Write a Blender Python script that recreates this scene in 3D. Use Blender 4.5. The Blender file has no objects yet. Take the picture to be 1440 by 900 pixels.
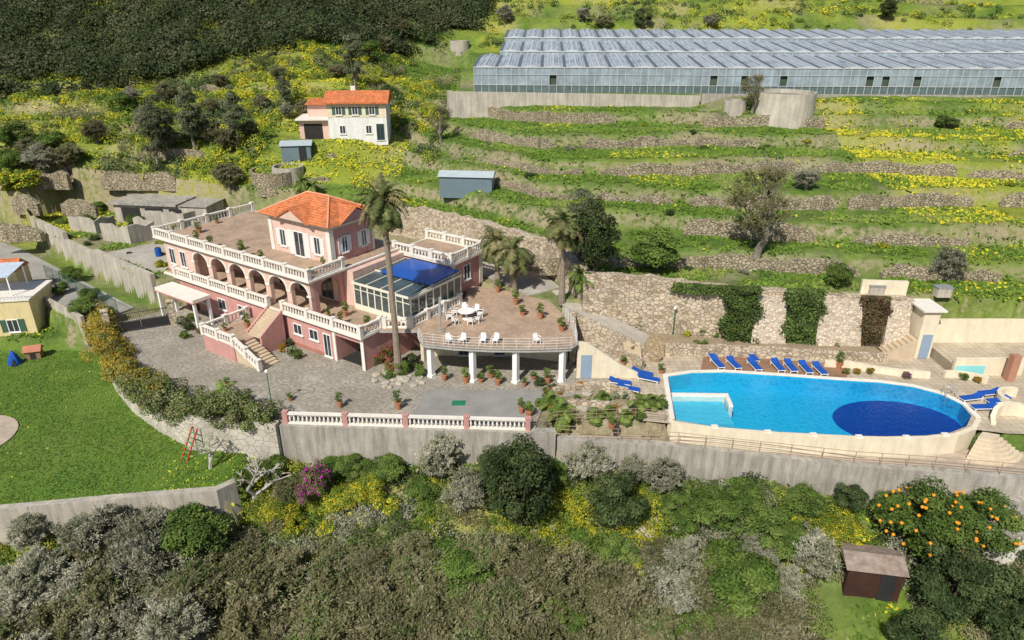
import bpy, math, random, numpy as np, bmesh
from mathutils import Vector, Matrix
random.seed(7); rng=np.random.default_rng(7)
SC=bpy.context.scene
FP=973.; PIT=math.radians(24); CH=26.5
cp,sp=math.cos(PIT),math.sin(PIT)
# ------------------------------------------------------------ helpers
def smooth(t): t=np.clip(t,0,1); return t*t*(3-2*t)
def pip(x,y,poly):
    x=np.asarray(x,float); y=np.asarray(y,float); c=np.zeros(np.broadcast(x,y).shape,bool)
    n=len(poly)
    for i in range(n):
        x1,y1=poly[i]; x2,y2=poly[(i+1)%n]
        if y1==y2: continue
        cond=((y1>y)!=(y2>y))&(x<(x2-x1)*(y-y1)/(y2-y1)+x1)
        c^=cond
    return c
def vnoise(x,y,s,seed=0):
    x=np.asarray(x,float)/s+seed*17.3; y=np.asarray(y,float)/s+seed*7.1
    xi=np.floor(x);yi=np.floor(y);fx=smooth(x-xi);fy=smooth(y-yi)
    def h(a,b):
        v=np.sin(a*127.1+b*311.7+seed*3.3)*43758.5453; return v-np.floor(v)
    return (h(xi,yi)*(1-fx)+h(xi+1,yi)*fx)*(1-fy)+(h(xi,yi+1)*(1-fx)+h(xi+1,yi+1)*fx)*fy
PLAT=[(-37,58.5),(-35.3,54.5),(-29.7,47.5),(-23.2,42.7),(-15.9,41.6),(1,40.6),(11.6,40.9),(23,38.7),(34,37.2),(50,35),(50,52.5),(33.5,54.),(24,55.),(16,55.9),(12,56.7),(7,56.8),(3,57),(-4,62),(-12,66),(-26,68),(-34,62)]
UPP=[(-60,82.5),(-34.5,62.3),(-30,63),(-26,64),(-10,56),(-4.5,57),(0,57.5),(3,57),(7.3,57),(4.9,63.9),(-8.6,75.5),(-20,80.5),(-35,84),(-58,88)]
LAWN=[(-70,59),(-40,58),(-37,57),(-35.4,54),(-29.9,47.2),(-23.3,42.3),(-18.2,41),(-19,37.6),(-33,35.4),(-70,30)]
POOL=[(12.4,48.4),(14.5,49),(17,49.1),(21.5,48.5),(25.8,47.8),(28.8,47.4),(31,46.7),(32.5,45.6),(33.2,44.2),(33,42.6),(31.8,41.2),(30.2,40.4),(28.3,40.05),(25.5,39.95),(23.3,40.05),(18.5,40.5),(14,41.2),(11.6,42)]
YARDP=[(-43,70.2),(-35,64),(-29.5,72.5),(-27,77),(-33,79.5),(-39,77.5),(-40,73.5)]
PFX=[0,3,9,11,14,18.5,23.3,28.3,30.6,33,36,39,50]; PFY=[41,42.5,42.2,41.5,40.8,40.1,39.6,39.6,40,40.5,40.2,39.4,38.5]
FX=[-19,-16,1,11.6,23,34,50,200]; FY=[41.3,41.5,40.5,40.8,38.6,37.1,34.9,20]
RT=[(-9,4.7,0,0),(6,6.2,.8,0),(12,8.0,1.5,1),(18,9.6,1.6,2.3),(25,11.2,2.,4),(32,12.8,1.8,5),(40,14.4,.8,.5)]
LT=[(0,3.1,0,0),(77,5,1.,0),(81.5,7,1.2,2),(86,9,.8,1),(90,11,.5,3),(97,13,1.6,4),(103,15,1.5,5),(109,17,1.4,1)]
def steps(s,x,tab,wd=1.5):
    z=np.full(np.shape(s),float(tab[0][1])); p=tab[0][1]
    for s0,zz,A,ph in tab[1:]:
        z=z+(zz-p)*np.clip((s-s0-A*np.sin(x*.1+ph))/wd+.5,0,1); p=zz
    return z
def rbase(x): return 56.3-.09*x+.85*np.clip(3-x,0,30)
def fline(x): return np.where(x<-19,np.interp(x,[-70,-33,-19],[30,35.3,37.5]),np.interp(x,FX,FY))
def ground(x,y):
    x=np.asarray(x,float); y=np.asarray(y,float); x,y=np.broadcast_arrays(x,y)
    s=y-rbase(x)
    zR=steps(s,x,RT,.7+.9*vnoise(x,y,6,40))+.25*(vnoise(x,y,7,41)-.5)*np.clip(s/5,0,1)+np.clip(s-46,0,200)*.1+1.3*smooth((x-24)/7)*smooth((s-41)/2)
    yy=y+.05*x
    g=np.interp(yy,[0,102.4,102.6,115,115.6,127,127.6,139,150,170,220,330,500],[16,16,16,16,17.7,17.7,19.3,19.4,24,30,41,65,95])
    g=g+np.where(yy>142,.9*np.sin(yy*.75+np.sin(x*.08)*1.5),0)*np.clip((yy-142)/6,0,1)
    zR=np.where(((x>-8)&(yy>102.5))|(yy>139),g,zR)
    zL=steps(y,x,LT,1.+3*vnoise(x,y,8,42))+np.interp(y,[112,122,140,170,250,400],[0,4,13,24,42,70])+.06*np.clip(y-112,0,1)
    zL=zL+smooth((y-112)/20)*4*(vnoise(x,y,18,3)-.5)
    w=smooth((-10-x)/(12+np.clip(y-105,0,100)*.7))
    z=zR*(1-w)+zL*w
    rough=.22*(vnoise(x,y,1.3,5)-.5)
    z=z+rough*np.where((x>-8)&(yy>102.5)&(yy<139),0,1)
    d=(( y-59)*24+(x+36)*18)/30.0
    upp=pip(x,y,UPP)
    left=(x<-30)&(y<90)&(d<4.2)&(~upp)
    z=np.where(left,np.where(d>-3.3,.3,-1.5+rough),z)
    z=np.where(upp,3.0,z)
    pl=pip(x,y,PLAT)
    fl=fline(x)
    b0=np.interp(x,[-33,-19,-15,1,12,25],[-5,-4.2,-2.7,-2.7,-3.2,-3.6])
    low=np.maximum(b0-.6*np.clip(fl-y,0,30)+ .9*(vnoise(x,y,5,2)-.5)+rough,-17)
    z=np.where((~pl)&(~upp)&(x<-16)&(y<np.interp(x,[-70,-37.5,-36,-30,-16],[59,58,56,50,43])),-2.5,z)
    z=np.where((~pl)&(~upp)&(x>=-19)&(y<44),low,z)
    z=np.where(pl,-.12,z)
    z=np.where(pl&(x>2.5)&(y<np.interp(x,PFX,PFY)),-1.42,z)
    inp=pip((x-22.5)*.94+22.5,(y-44.3)*.86+44.3,POOL)
    z=np.where(inp,-2.6,z)
    z=np.where(pip(x,y,LAWN)&~pl,-2.5,z)
    z=np.where((y<fl)&~pl,low,z)
    return z
TT=np.arange(26,330,.2)
def site(px,py,dz=0.,back=7):
    r=(px-720)/FP; d=(py-450)/FP
    X=r*TT; Y=(cp-d*sp)*TT; Z=CH+(-sp-d*cp)*TT
    g=ground(X,Y)+dz; i=int(np.argmax(Z<=g))
    if not (Z<=g).any(): i=len(TT)-1
    if g[i]-g[max(i-3,0)]>1.4 and Y[i]<44: i-=back
    return float(X[i]),float(Y[i]),float(g[i]-dz)
def P(px,py,z):
    d=(py-450)/FP; t=(CH-z)/(sp+d*cp)
    return ((px-720)/FP*t,(cp-d*sp)*t)
# ------------------------------------------------------------ materials
MATS={}
def nodes(name):
    m=bpy.data.materials.new(name); m.use_nodes=True; nt=m.node_tree
    b=nt.nodes['Principled BSDF']; b.inputs['Specular IOR Level'].default_value=.3
    return m,nt,b
def N(nt,t,**k):
    n=nt.nodes.new(t)
    for a,v in k.items():
        if a.startswith('i_'): n.inputs[a[2:].replace('_',' ')].default_value=v
        else: setattr(n,a,v)
    return n
def mix(nt,fac,a,b,bt='MIX'):
    n=nt.nodes.new('ShaderNodeMix'); n.data_type='RGBA'; n.blend_type=bt
    for s,v in ((0,fac),(6,a),(7,b)):
        if isinstance(v,(int,float)): n.inputs[s].default_value=v
        elif isinstance(v,tuple): n.inputs[s].default_value=(*v[:3],1)
        else: nt.links.new(v,n.inputs[s])
    return n.outputs[2]
def ramp(nt,src,stops):
    r=nt.nodes.new('ShaderNodeValToRGB'); e=r.color_ramp.elements
    while len(e)<len(stops): e.new(.5)
    for el,(p,c) in zip(e,stops): el.position=p; el.color=(*c,1) if isinstance(c,tuple) else (c,c,c,1)
    nt.links.new(src,r.inputs[0]); return r.outputs[0]
def sc(c,k): return tuple(min(1,a*k) for a in c)
def mat(name,c,rough=.8,var=.22,scale=1.5,fine=18,bump=.15,metal=0,c2=None,spec=.3,streak=0):
    if name in MATS: return MATS[name]
    m,nt,b=nodes(name); tc=N(nt,'ShaderNodeTexCoord')
    n1=N(nt,'ShaderNodeTexNoise',i_Scale=scale,i_Detail=6.,i_Roughness=.65); n2=N(nt,'ShaderNodeTexNoise',i_Scale=fine,i_Detail=4.)
    nt.links.new(tc.outputs['Object'],n1.inputs[0]); nt.links.new(tc.outputs['Object'],n2.inputs[0])
    f=ramp(nt,n1.outputs[0],[(.35,0.),(.68,1.)])
    col=mix(nt,f,sc(c,1-var),c2 if c2 else sc(c,1+var*.6))
    col=mix(nt,.35,col,mix(nt,n2.outputs[0],sc(c,1-var),sc(c,1+var)))
    if streak:
        mp=N(nt,'ShaderNodeMapping'); mp.inputs['Scale'].default_value=(1.6,1.6,.16); nt.links.new(tc.outputs['Object'],mp.inputs[0])
        n3=N(nt,'ShaderNodeTexNoise',i_Scale=1.5,i_Detail=6.,i_Roughness=.7); nt.links.new(mp.outputs[0],n3.inputs[0])
        col=mix(nt,ramp(nt,n3.outputs[0],[(.42,0.),(.68,streak)]),col,sc(c,.4))
    nt.links.new(col,b.inputs['Base Color']); b.inputs['Roughness'].default_value=rough; b.inputs['Metallic'].default_value=metal
    b.inputs['Specular IOR Level'].default_value=spec
    if bump:
        bp=N(nt,'ShaderNodeBump',i_Strength=bump,i_Distance=.05); nt.links.new(n2.outputs[0],bp.inputs['Height']); nt.links.new(bp.outputs[0],b.inputs['Normal'])
    MATS[name]=m; return m
def stone(name,cols,scale=2.6,mortar=(.2,.17,.13),bump=.8,zs=1.5,edge=.07,dirt=.35):
    if name in MATS: return MATS[name]
    m,nt,b=nodes(name); tc=N(nt,'ShaderNodeTexCoord')
    mp=N(nt,'ShaderNodeMapping'); mp.inputs['Scale'].default_value=(1,1,zs); nt.links.new(tc.outputs['Object'],mp.inputs[0])
    nz=N(nt,'ShaderNodeTexNoise',i_Scale=3.,i_Detail=3.); nt.links.new(mp.outputs[0],nz.inputs[0])
    wv=mix(nt,.12,mp.outputs[0],nz.outputs[1])
    v=N(nt,'ShaderNodeTexVoronoi',i_Scale=scale); v2=N(nt,'ShaderNodeTexVoronoi',feature='DISTANCE_TO_EDGE',i_Scale=scale)
    nt.links.new(wv,v.inputs[0]); nt.links.new(wv,v2.inputs[0])
    sp_=N(nt,'ShaderNodeSeparateColor'); nt.links.new(v.outputs['Color'],sp_.inputs[0])
    n=len(cols); col=ramp(nt,sp_.outputs[0],[(i/(n-1),c) for i,c in enumerate(cols)])
    big=N(nt,'ShaderNodeTexNoise',i_Scale=.5,i_Detail=5.); nt.links.new(tc.outputs['Object'],big.inputs[0])
    col=mix(nt,ramp(nt,big.outputs[0],[(.4,0.),(.75,dirt)]),col,sc(cols[0],.6))
    e=ramp(nt,v2.outputs[0],[(0,0.),(edge,1.)])
    col=mix(nt,e,mortar,col)
    nt.links.new(col,b.inputs['Base Color']); b.inputs['Roughness'].default_value=.9
    bp=N(nt,'ShaderNodeBump',i_Strength=bump,i_Distance=.08); nt.links.new(e,bp.inputs['Height']); nt.links.new(bp.outputs[0],b.inputs['Normal'])
    MATS[name]=m; return m
def tiles(name,c1,c2,mort,bw=.4,bh=.4,rough=.8,off=.0,big=.35,ms=.02,rot=0):
    if name in MATS: return MATS[name]
    m,nt,b=nodes(name); tc=N(nt,'ShaderNodeTexCoord')
    mp=N(nt,'ShaderNodeMapping'); mp.inputs['Rotation'].default_value=(0,0,rot); nt.links.new(tc.outputs['Object'],mp.inputs[0])
    br=N(nt,'ShaderNodeTexBrick',offset=off); br.inputs['Scale'].default_value=1; br.inputs['Brick Width'].default_value=bw; br.inputs['Row Height'].default_value=bh
    br.inputs['Mortar Size'].default_value=ms; br.inputs['Color1'].default_value=(*c1,1); br.inputs['Color2'].default_value=(*c2,1); br.inputs['Mortar'].default_value=(*mort,1)
    nt.links.new(mp.outputs[0],br.inputs[0])
    nz=N(nt,'ShaderNodeTexNoise',i_Scale=.6,i_Detail=8.,i_Roughness=.7); nt.links.new(tc.outputs['Object'],nz.inputs[0])
    col=mix(nt,ramp(nt,nz.outputs[0],[(.35,0.),(.7,1.)]),mix(nt,1.,br.outputs[0],(1-big,1-big,1-big),'MULTIPLY'),br.outputs[0])
    nt.links.new(col,b.inputs['Base Color']); b.inputs['Roughness'].default_value=rough
    MATS[name]=m; return m
def rooftile(name,c):
    if name in MATS: return MATS[name]
    m,nt,b=nodes(name); tc=N(nt,'ShaderNodeTexCoord')
    w=N(nt,'ShaderNodeTexWave',bands_direction='Z',i_Scale=2.4,i_Distortion=.6); w.inputs['Detail Scale'].default_value=4
    w2=N(nt,'ShaderNodeTexVoronoi',i_Scale=3.2); n1=N(nt,'ShaderNodeTexNoise',i_Scale=.9,i_Detail=6.)
    for q in (w,w2,n1): nt.links.new(tc.outputs['Object'],q.inputs[0])
    s=N(nt,'ShaderNodeSeparateColor'); nt.links.new(w2.outputs['Color'],s.inputs[0])
    col=mix(nt,s.outputs[0],sc(c,.72),sc(c,1.25)); col=mix(nt,ramp(nt,n1.outputs[0],[(.4,0.),(.75,.6)]),col,(c[0]*.55,c[1]*.8,c[2]*1.1))
    col=mix(nt,ramp(nt,w.outputs[1],[(.0,.45),(.35,0.)]),col,sc(c,.35))
    nt.links.new(col,b.inputs['Base Color']); b.inputs['Roughness'].default_value=.85
    bp=N(nt,'ShaderNodeBump',i_Strength=.6,i_Distance=.05); nt.links.new(w.outputs[1],bp.inputs['Height']); nt.links.new(bp.outputs[0],b.inputs['Normal'])
    MATS[name]=m; return m
def glass(name,c,rough=.08,spec=.9,v=.5):
    if name in MATS: return MATS[name]
    m,nt,b=nodes(name); b.inputs['Roughness'].default_value=rough; b.inputs['Specular IOR Level'].default_value=spec
    tc=N(nt,'ShaderNodeTexCoord'); n=N(nt,'ShaderNodeTexNoise',i_Scale=1.3); nt.links.new(tc.outputs['Object'],n.inputs[0])
    nt.links.new(mix(nt,n.outputs[0],sc(c,1-v),sc(c,1+v)),b.inputs['Base Color'])
    MATS[name]=m; return m
def leafmat(name='leaf',trans=.35):
    if name in MATS: return MATS[name]
    m,nt,b=nodes(name); a=N(nt,'ShaderNodeAttribute',attribute_name='Col'); oi=N(nt,'ShaderNodeObjectInfo')
    k=N(nt,'ShaderNodeMapRange'); k.inputs['To Min'].default_value=.85; k.inputs['To Max'].default_value=1.25; nt.links.new(oi.outputs['Random'],k.inputs[0])
    col=mix(nt,1.,a.outputs['Color'],k.outputs[0],'MULTIPLY')
    nt.links.new(col,b.inputs['Base Color']); b.inputs['Roughness'].default_value=.7; b.inputs['Specular IOR Level'].default_value=.2
    tr=N(nt,'ShaderNodeBsdfTranslucent'); nt.links.new(col,tr.inputs[0]); ms=N(nt,'ShaderNodeMixShader'); ms.inputs[0].default_value=trans
    nt.links.new(b.outputs[0],ms.inputs[1]); nt.links.new(tr.outputs[0],ms.inputs[2]); nt.links.new(ms.outputs[0],nt.nodes['Material Output'].inputs[0])
    MATS[name]=m; return m
LEAF=leafmat()
WHITE=mat('white_plaster',(.76,.71,.63),.7,.12,streak=.15); CREAM=mat('cream_plaster',(.74,.65,.48),.8,.12,streak=.25)
PINK=mat('pink_plaster',(.55,.29,.255),.8,.16,streak=.3); LPINK=mat('pale_pink_plaster',(.68,.47,.39),.8,.14,streak=.2)
CONC=mat('concrete',(.4,.37,.315),.9,.35,.5,6,.4,streak=.8); CONCL=mat('pale_concrete',(.48,.435,.36),.9,.3,.6,8,.3,streak=.65)
STONE=stone('rubble_stone',[(.31,.24,.165),(.53,.43,.3),(.62,.52,.385),(.45,.38,.3)],2.6,(.29,.23,.165))
STONE2=stone('field_stone',[(.27,.22,.14),(.47,.4,.28),(.38,.32,.22)],3.2,(.15,.13,.08),1.,1.5,.1,.5)
ORANGE=rooftile('clay_tiles',(.6,.18,.065))
BARK=mat('bark',(.14,.105,.075),.95,.4,4,20,.5); GBARK=mat('grey_bark',(.22,.195,.155),.95,.4,4,20,.5)
DARK=mat('dark_interior',(.03,.028,.026),.9,.3); BLUE=mat('blue_fabric',(.01,.08,.38),.7,.3,3); STEEL=mat('painted_steel',(.35,.36,.36),.5,.15,metal=.3)
BLACK=mat('black_iron',(.03,.03,.032),.5,.2); GREENM=mat('green_shutter_paint',(.05,.13,.09),.6,.2)
WOOD=mat('weathered_wood',(.25,.15,.09),.85,.35,3); TERRA=mat('terracotta',(.42,.18,.09),.85,.2); WPLA=mat('white_paint',(.8,.79,.76),.5,.05,bump=0)
WINGL=glass('window_glass',(.035,.045,.055)); DOORB=mat('blue_grey_door',(.25,.33,.42),.6,.1)
TILE=tiles('terrace_tiles',(.46,.32,.22),(.57,.41,.29),(.33,.25,.18),.3,.3,big=.35)
DECKT=tiles('pool_deck_tiles',(.52,.43,.31),(.6,.51,.38),(.36,.3,.22),.5,.5,big=.35)
# ------------------------------------------------------------ mesh building
class MB:
    def __init__(s): s.v=[]; s.f=[]
    def add(s,vs,fs,m=None):
        o=len(s.v)
        if m is not None: vs=[m@Vector(p) for p in vs]
        s.v+=[tuple(p) for p in vs]; s.f+=[tuple(i+o for i in f) for f in fs]; return s
    def ext(s,poly,vec,m=None):
        n=len(poly); top=[(p[0]+vec[0],p[1]+vec[1],p[2]+vec[2]) for p in poly]
        return s.add(list(poly)+top,[tuple(range(n))[::-1],tuple(range(n,2*n))]+[(i,(i+1)%n,n+(i+1)%n,n+i) for i in range(n)],m)
    def slab(s,poly,z0,z1): return s.ext([(p[0],p[1],z0) for p in poly],(0,0,z1-z0))
    def box(s,x0,x1,y0,y1,z0,z1,m=None): return s.ext([(x0,y0,z0),(x1,y0,z0),(x1,y1,z0),(x0,y1,z0)],(0,0,z1-z0),m)
    def cyl(s,p0,p1,r0,r1=None,n=8):
        r1=r0 if r1 is None else r1; p0=Vector(p0); p1=Vector(p1); d=(p1-p0).normalized()
        a=d.cross(Vector((0,0,1)) if abs(d.z)<.9 else Vector((1,0,0))).normalized(); b=d.cross(a)
        vs=[p0+(a*math.cos(t)+b*math.sin(t))*r0 for t in [2*math.pi*i/n for i in range(n)]]+[p1+(a*math.cos(t)+b*math.sin(t))*r1 for t in [2*math.pi*i/n for i in range(n)]]
        return s.add(vs,[(i,(i+1)%n,n+(i+1)%n,n+i) for i in range(n)]+[tuple(range(n))[::-1],tuple(range(n,2*n))])
    def tube(s,pts,rs,n=7):
        for i in range(len(pts)-1): s.cyl(pts[i],pts[i+1],rs[i],rs[i+1],n)
        return s
    def lathe(s,prof,n=10,c=(0,0,0)):
        k=len(prof); vs=[(c[0]+r*math.cos(2*math.pi*j/n),c[1]+r*math.sin(2*math.pi*j/n),c[2]+z) for r,z in prof for j in range(n)]
        fs=[(i*n+j,i*n+(j+1)%n,(i+1)*n+(j+1)%n,(i+1)*n+j) for i in range(k-1) for j in range(n)]+[tuple(range(n))[::-1],tuple(range((k-1)*n,k*n))]
        return s.add(vs,fs)
    def strip(s,pts,w,bot,top,closed=False):
        n=len(pts); p=[Vector((q[0],q[1])) for q in pts]
        bot=bot if hasattr(bot,'__len__') else [bot]*n; top=top if hasattr(top,'__len__') else [top]*n
        vs=[]
        for i in range(n):
            d1=(p[i]-p[i-1]).normalized() if (i>0 or closed) else None; d2=(p[(i+1)%n]-p[i]).normalized() if (i<n-1 or closed) else None
            if d1 is None: d1=d2
            if d2 is None: d2=d1
            n1=Vector((-d1.y,d1.x)); n2=Vector((-d2.y,d2.x)); mm=(n1+n2); mm=mm/max(mm.length_squared,.3)*2 if mm.length>0 else n1
            o=mm*w/2
            for q,z in ((p[i]+o,bot[i]),(p[i]-o,bot[i]),(p[i]-o,top[i]),(p[i]+o,top[i])): vs.append((q.x,q.y,z))
        fs=[]
        for i in range(n if closed else n-1):
            a=4*i; b=4*((i+1)%n)
            for k in range(4): fs.append((a+k,a+(k+1)%4,b+(k+1)%4,b+k))
        if not closed: fs+=[(0,1,2,3),(4*n-1,4*n-2,4*n-3,4*n-4)]
        return s.add(vs,fs)
    def mesh(s,name,off=(0,0,0),smooth_=False):
        me=bpy.data.meshes.new(name); me.from_pydata([(a-off[0],b-off[1],c-off[2]) for a,b,c in s.v],[],s.f)
        bm=bmesh.new(); bm.from_mesh(me); bmesh.ops.recalc_face_normals(bm,faces=bm.faces); bm.to_mesh(me); bm.free()
        if smooth_: me.polygons.foreach_set('use_smooth',[True]*len(me.polygons))
        return me
COL=SC.collection
def meta(o,label,cat,group=None,kind=None):
    if label: o['label']=label
    if cat: o['category']=cat
    if group: o['group']=group
    if kind: o['kind']=kind
def thing(name,label,cat,loc=(0,0,0),rz=0.,group=None):
    e=bpy.data.objects.new(name,None); e.empty_display_size=.3; e.location=loc; e.rotation_euler=(0,0,rz); COL.objects.link(e); meta(e,label,cat,group); return e
def sub(par,name,loc=(0,0,0),rz=0.):
    e=bpy.data.objects.new(name,None); e.empty_display_size=.2; e.location=loc; e.rotation_euler=(0,0,rz); COL.objects.link(e); e.parent=par; return e
def part(par,name,mb,m,loc=(0,0,0),rz=0.,sm=False,label=None):
    me=mb.mesh(name,smooth_=sm) if isinstance(mb,MB) else mb
    if m and not me.materials: me.materials.append(m)
    o=bpy.data.objects.new(name,me); o.location=loc; o.rotation_euler=(0,0,rz); o.parent=par; COL.objects.link(o)
    if label: o['label']=label
    return o
def solo(name,mb,m,label,cat,group=None,kind=None,sm=False,recenter=True):
    off=(0,0,0)
    if recenter and kind!='structure':
        a=np.array(mb.v); off=((a[:,0].min()+a[:,0].max())/2,(a[:,1].min()+a[:,1].max())/2,a[:,2].min())
    me=mb.mesh(name,off,sm); me.materials.append(m); o=bpy.data.objects.new(name,me); o.location=off; COL.objects.link(o); meta(o,label,cat,group,kind); return o
def dup(e,loc,rz=0.,scale=1.,label=None):
    c=e.copy(); c.location=loc; c.rotation_euler=(0,0,rz); c.scale=(scale,)*3 if not hasattr(scale,'__len__') else scale; COL.objects.link(c)
    if label: c['label']=label
    for ch in e.children:
        k=ch.copy(); k.parent=c; COL.objects.link(k)
        for g in ch.children:
            q=g.copy(); q.parent=k; COL.objects.link(q)
    return c
# leaf clouds
def cloud(C,Nrm,L,W,colr,T=None):
    n=len(C)
    if T is None: r=rng.normal(size=(n,3)); t=np.cross(Nrm,r); t/=np.linalg.norm(t,axis=1)[:,None]+1e-9; b=np.cross(Nrm,t)
    else: t=T/(np.linalg.norm(T,axis=1)[:,None]+1e-9); b=np.cross(Nrm,t)
    b/=np.linalg.norm(b,axis=1)[:,None]+1e-9
    L=np.asarray(L)[:,None] if np.ndim(L) else L; W=np.asarray(W)[:,None] if np.ndim(W) else W
    V=np.stack([C+t*L/2,C+b*W/2,C-t*L/2,C-b*W/2],1).reshape(-1,3)
    return V,np.repeat(colr,4,0)
def cloudmesh(name,V,cols,m=LEAF):
    n=len(V)//4; me=bpy.data.meshes.new(name); me.vertices.add(4*n); me.vertices.foreach_set('co',V.astype(np.float32).ravel())
    me.loops.add(4*n); me.loops.foreach_set('vertex_index',np.arange(4*n,dtype=np.int32)); me.polygons.add(n)
    me.polygons.foreach_set('loop_start',np.arange(0,4*n,4,dtype=np.int32)); me.polygons.foreach_set('loop_total',np.full(n,4,np.int32))
    ca=me.color_attributes.new('Col','FLOAT_COLOR','POINT'); ca.data.foreach_set('color',np.concatenate([cols,np.ones((len(cols),1))],1).astype(np.float32).ravel())
    me.update(); me.validate(); me.materials.append(m); return me
def unit(n):
    v=rng.normal(size=(n,3)); return v/np.linalg.norm(v,axis=1)[:,None]
def crown_data(R,Hh,ncl,nl,ls,pal,flo=None,flop=0.,cr=(.28,.42),asp=.5,zc=0.,spray=0,shell=.55):
    d=unit(ncl); rr=rng.uniform(shell,1,ncl)**.7*(1-.25*rng.random(ncl)); C=d*rr[:,None]*np.array([R*.78,R*.78,Hh*.8]); C[:,2]+=zc
    rad=rng.uniform(cr[0],cr[1],ncl)*R
    k=rng.integers(0,ncl,nl); u=unit(nl); u[:,2]=np.where(u[:,2]<-.3,-u[:,2],u[:,2])
    if spray:
        nt_=spray*ncl; tw=unit(nt_); tw[:,2]=np.abs(tw[:,2])*.9+.1; tw/=np.linalg.norm(tw,axis=1)[:,None]; ti=rng.integers(0,nt_,nl); k=ti//spray; u=tw[ti]+.16*rng.normal(size=(nl,3)); tl=rng.uniform(.75,1.4,nt_)[ti]; rs=rng.uniform(.4,1.,nl)*tl
    else: rs=rng.uniform(.6,1.08,nl)
    pos=C[k]+u*(rad[k]*rs)[:,None]*np.array([1,1,.85])
    nr=(.45*u+.6*unit(nl)+np.array([-.1,-.35,.8])) if spray else (u+.75*unit(nl)+np.array([-.05,-.2,.5])); nr/=np.linalg.norm(nr,axis=1)[:,None]
    pal=np.array(pal); cc=rng.integers(0,len(pal),ncl); jv=.35 if spray else .45; col=pal[cc[k]]*(1-jv/2+jv*rng.random((nl,1)))
    mixi=rng.random(nl)<.25; col[mixi]=pal[rng.integers(0,len(pal),mixi.sum())]
    col*= (.75+.25*np.clip((rs-.5)/.4,0,1))[:,None]  # leaves nearer a clump's centre darkened: shade painted into their colour
    if flo is not None:
        fk=(rng.random(ncl)<min(1,flop*2.2)); f=fk[k]&(rng.random(nl)<.5)&(u[:,2]>-.1)&(rs>.85); col[f]=np.array(flo)*(.8+.4*rng.random((f.sum(),1)))
    s=ls*rng.uniform(.6,1.3,nl)
    V,cv=cloud(pos,nr,s,s*asp,col,(u+.9*unit(nl)) if spray else None)
    return V,cv,C
def crown(name,**k):
    V,c,C=crown_data(**k); return cloudmesh(name,V,c),C
PAL=dict(
 olive=[(.22,.21,.10),(.27,.25,.135),(.18,.18,.08),(.32,.295,.18)],
 grey=[(.31,.31,.21),(.38,.37,.27),(.24,.25,.15),(.46,.44,.34)],
 dark=[(.055,.088,.028),(.085,.122,.04),(.038,.062,.02),(.115,.15,.055)],
 green=[(.10,.17,.03),(.135,.21,.04),(.07,.12,.024),(.18,.245,.055)],
 bright=[(.16,.24,.03),(.21,.28,.045),(.12,.185,.028)],
 yel=[(.28,.32,.04),(.42,.4,.04),(.17,.23,.035)],
 forest=[(.034,.052,.018),(.05,.07,.024),(.024,.038,.014),(.068,.085,.034)],
 bare=[(.19,.19,.07),(.24,.23,.1),(.15,.15,.06)])
TREES={}
def make_tree(kind,i,Hh,trunk,ncl,nl,ls,pal,R=2.,**k):
    nm={'olive':'olive_tree','grey':'tamarisk_tree','dark':'oak_tree','green':'leafy_tree','orange':'orange_tree','bare':'bare_tree','tall':'eucalyptus_tree','yel':'mimosa_tree'}[kind]
    e=thing(nm,'','tree',(0,0,-500))
    zc=trunk+Hh*.75; me,C=crown('crown',R=R,Hh=Hh,ncl=ncl,nl=nl,ls=ls,pal=pal,zc=zc,**k)
    part(e,'crown',me,None)
    mb=MB(); b=Vector((rng.normal()*.15,rng.normal()*.15,trunk)); r=.09*R
    mb.tube([(0,0,-.8),(b.x*.5,b.y*.3,trunk*.5),tuple(b)],[r*1.3,r,r*.8])
    sel=C[rng.permutation(len(C))[:min(len(C),16 if kind=='bare' else 9)]]
    for c in sel:
        c=Vector(c); m_=b.lerp(c,.5)+Vector((0,0,-.12*R)); mb.tube([tuple(b),tuple(m_),tuple(c)],[r*.6,r*.35,r*.1],5)
        if kind=='bare':
            for _ in range(7):
                q=c+Vector(rng.normal(size=3))*.5; q.z=abs(q.z-c.z)+c.z+.2; mb.cyl(m_.lerp(c,rng.uniform(.3,1)),q,r*.1,.006,4)
    part(e,'trunk',mb,GBARK if kind in('olive','bare','grey','tall') else BARK)
    TREES.setdefault(kind,[]).append(e)
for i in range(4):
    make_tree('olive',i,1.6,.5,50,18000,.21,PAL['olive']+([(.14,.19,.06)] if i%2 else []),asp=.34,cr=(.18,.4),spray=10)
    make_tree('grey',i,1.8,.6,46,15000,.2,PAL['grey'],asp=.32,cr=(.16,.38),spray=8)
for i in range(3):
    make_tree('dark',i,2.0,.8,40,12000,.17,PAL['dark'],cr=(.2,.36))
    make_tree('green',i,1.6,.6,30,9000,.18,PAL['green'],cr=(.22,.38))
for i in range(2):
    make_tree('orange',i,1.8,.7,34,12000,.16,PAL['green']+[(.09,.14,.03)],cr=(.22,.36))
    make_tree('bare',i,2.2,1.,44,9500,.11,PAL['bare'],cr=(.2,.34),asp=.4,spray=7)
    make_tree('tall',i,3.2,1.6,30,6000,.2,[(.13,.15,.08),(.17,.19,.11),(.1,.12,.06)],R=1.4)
    make_tree('yel',i,1.5,.5,30,9000,.17,PAL['bright']+PAL['yel'],flo=(.66,.54,.03),flop=.28)
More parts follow.
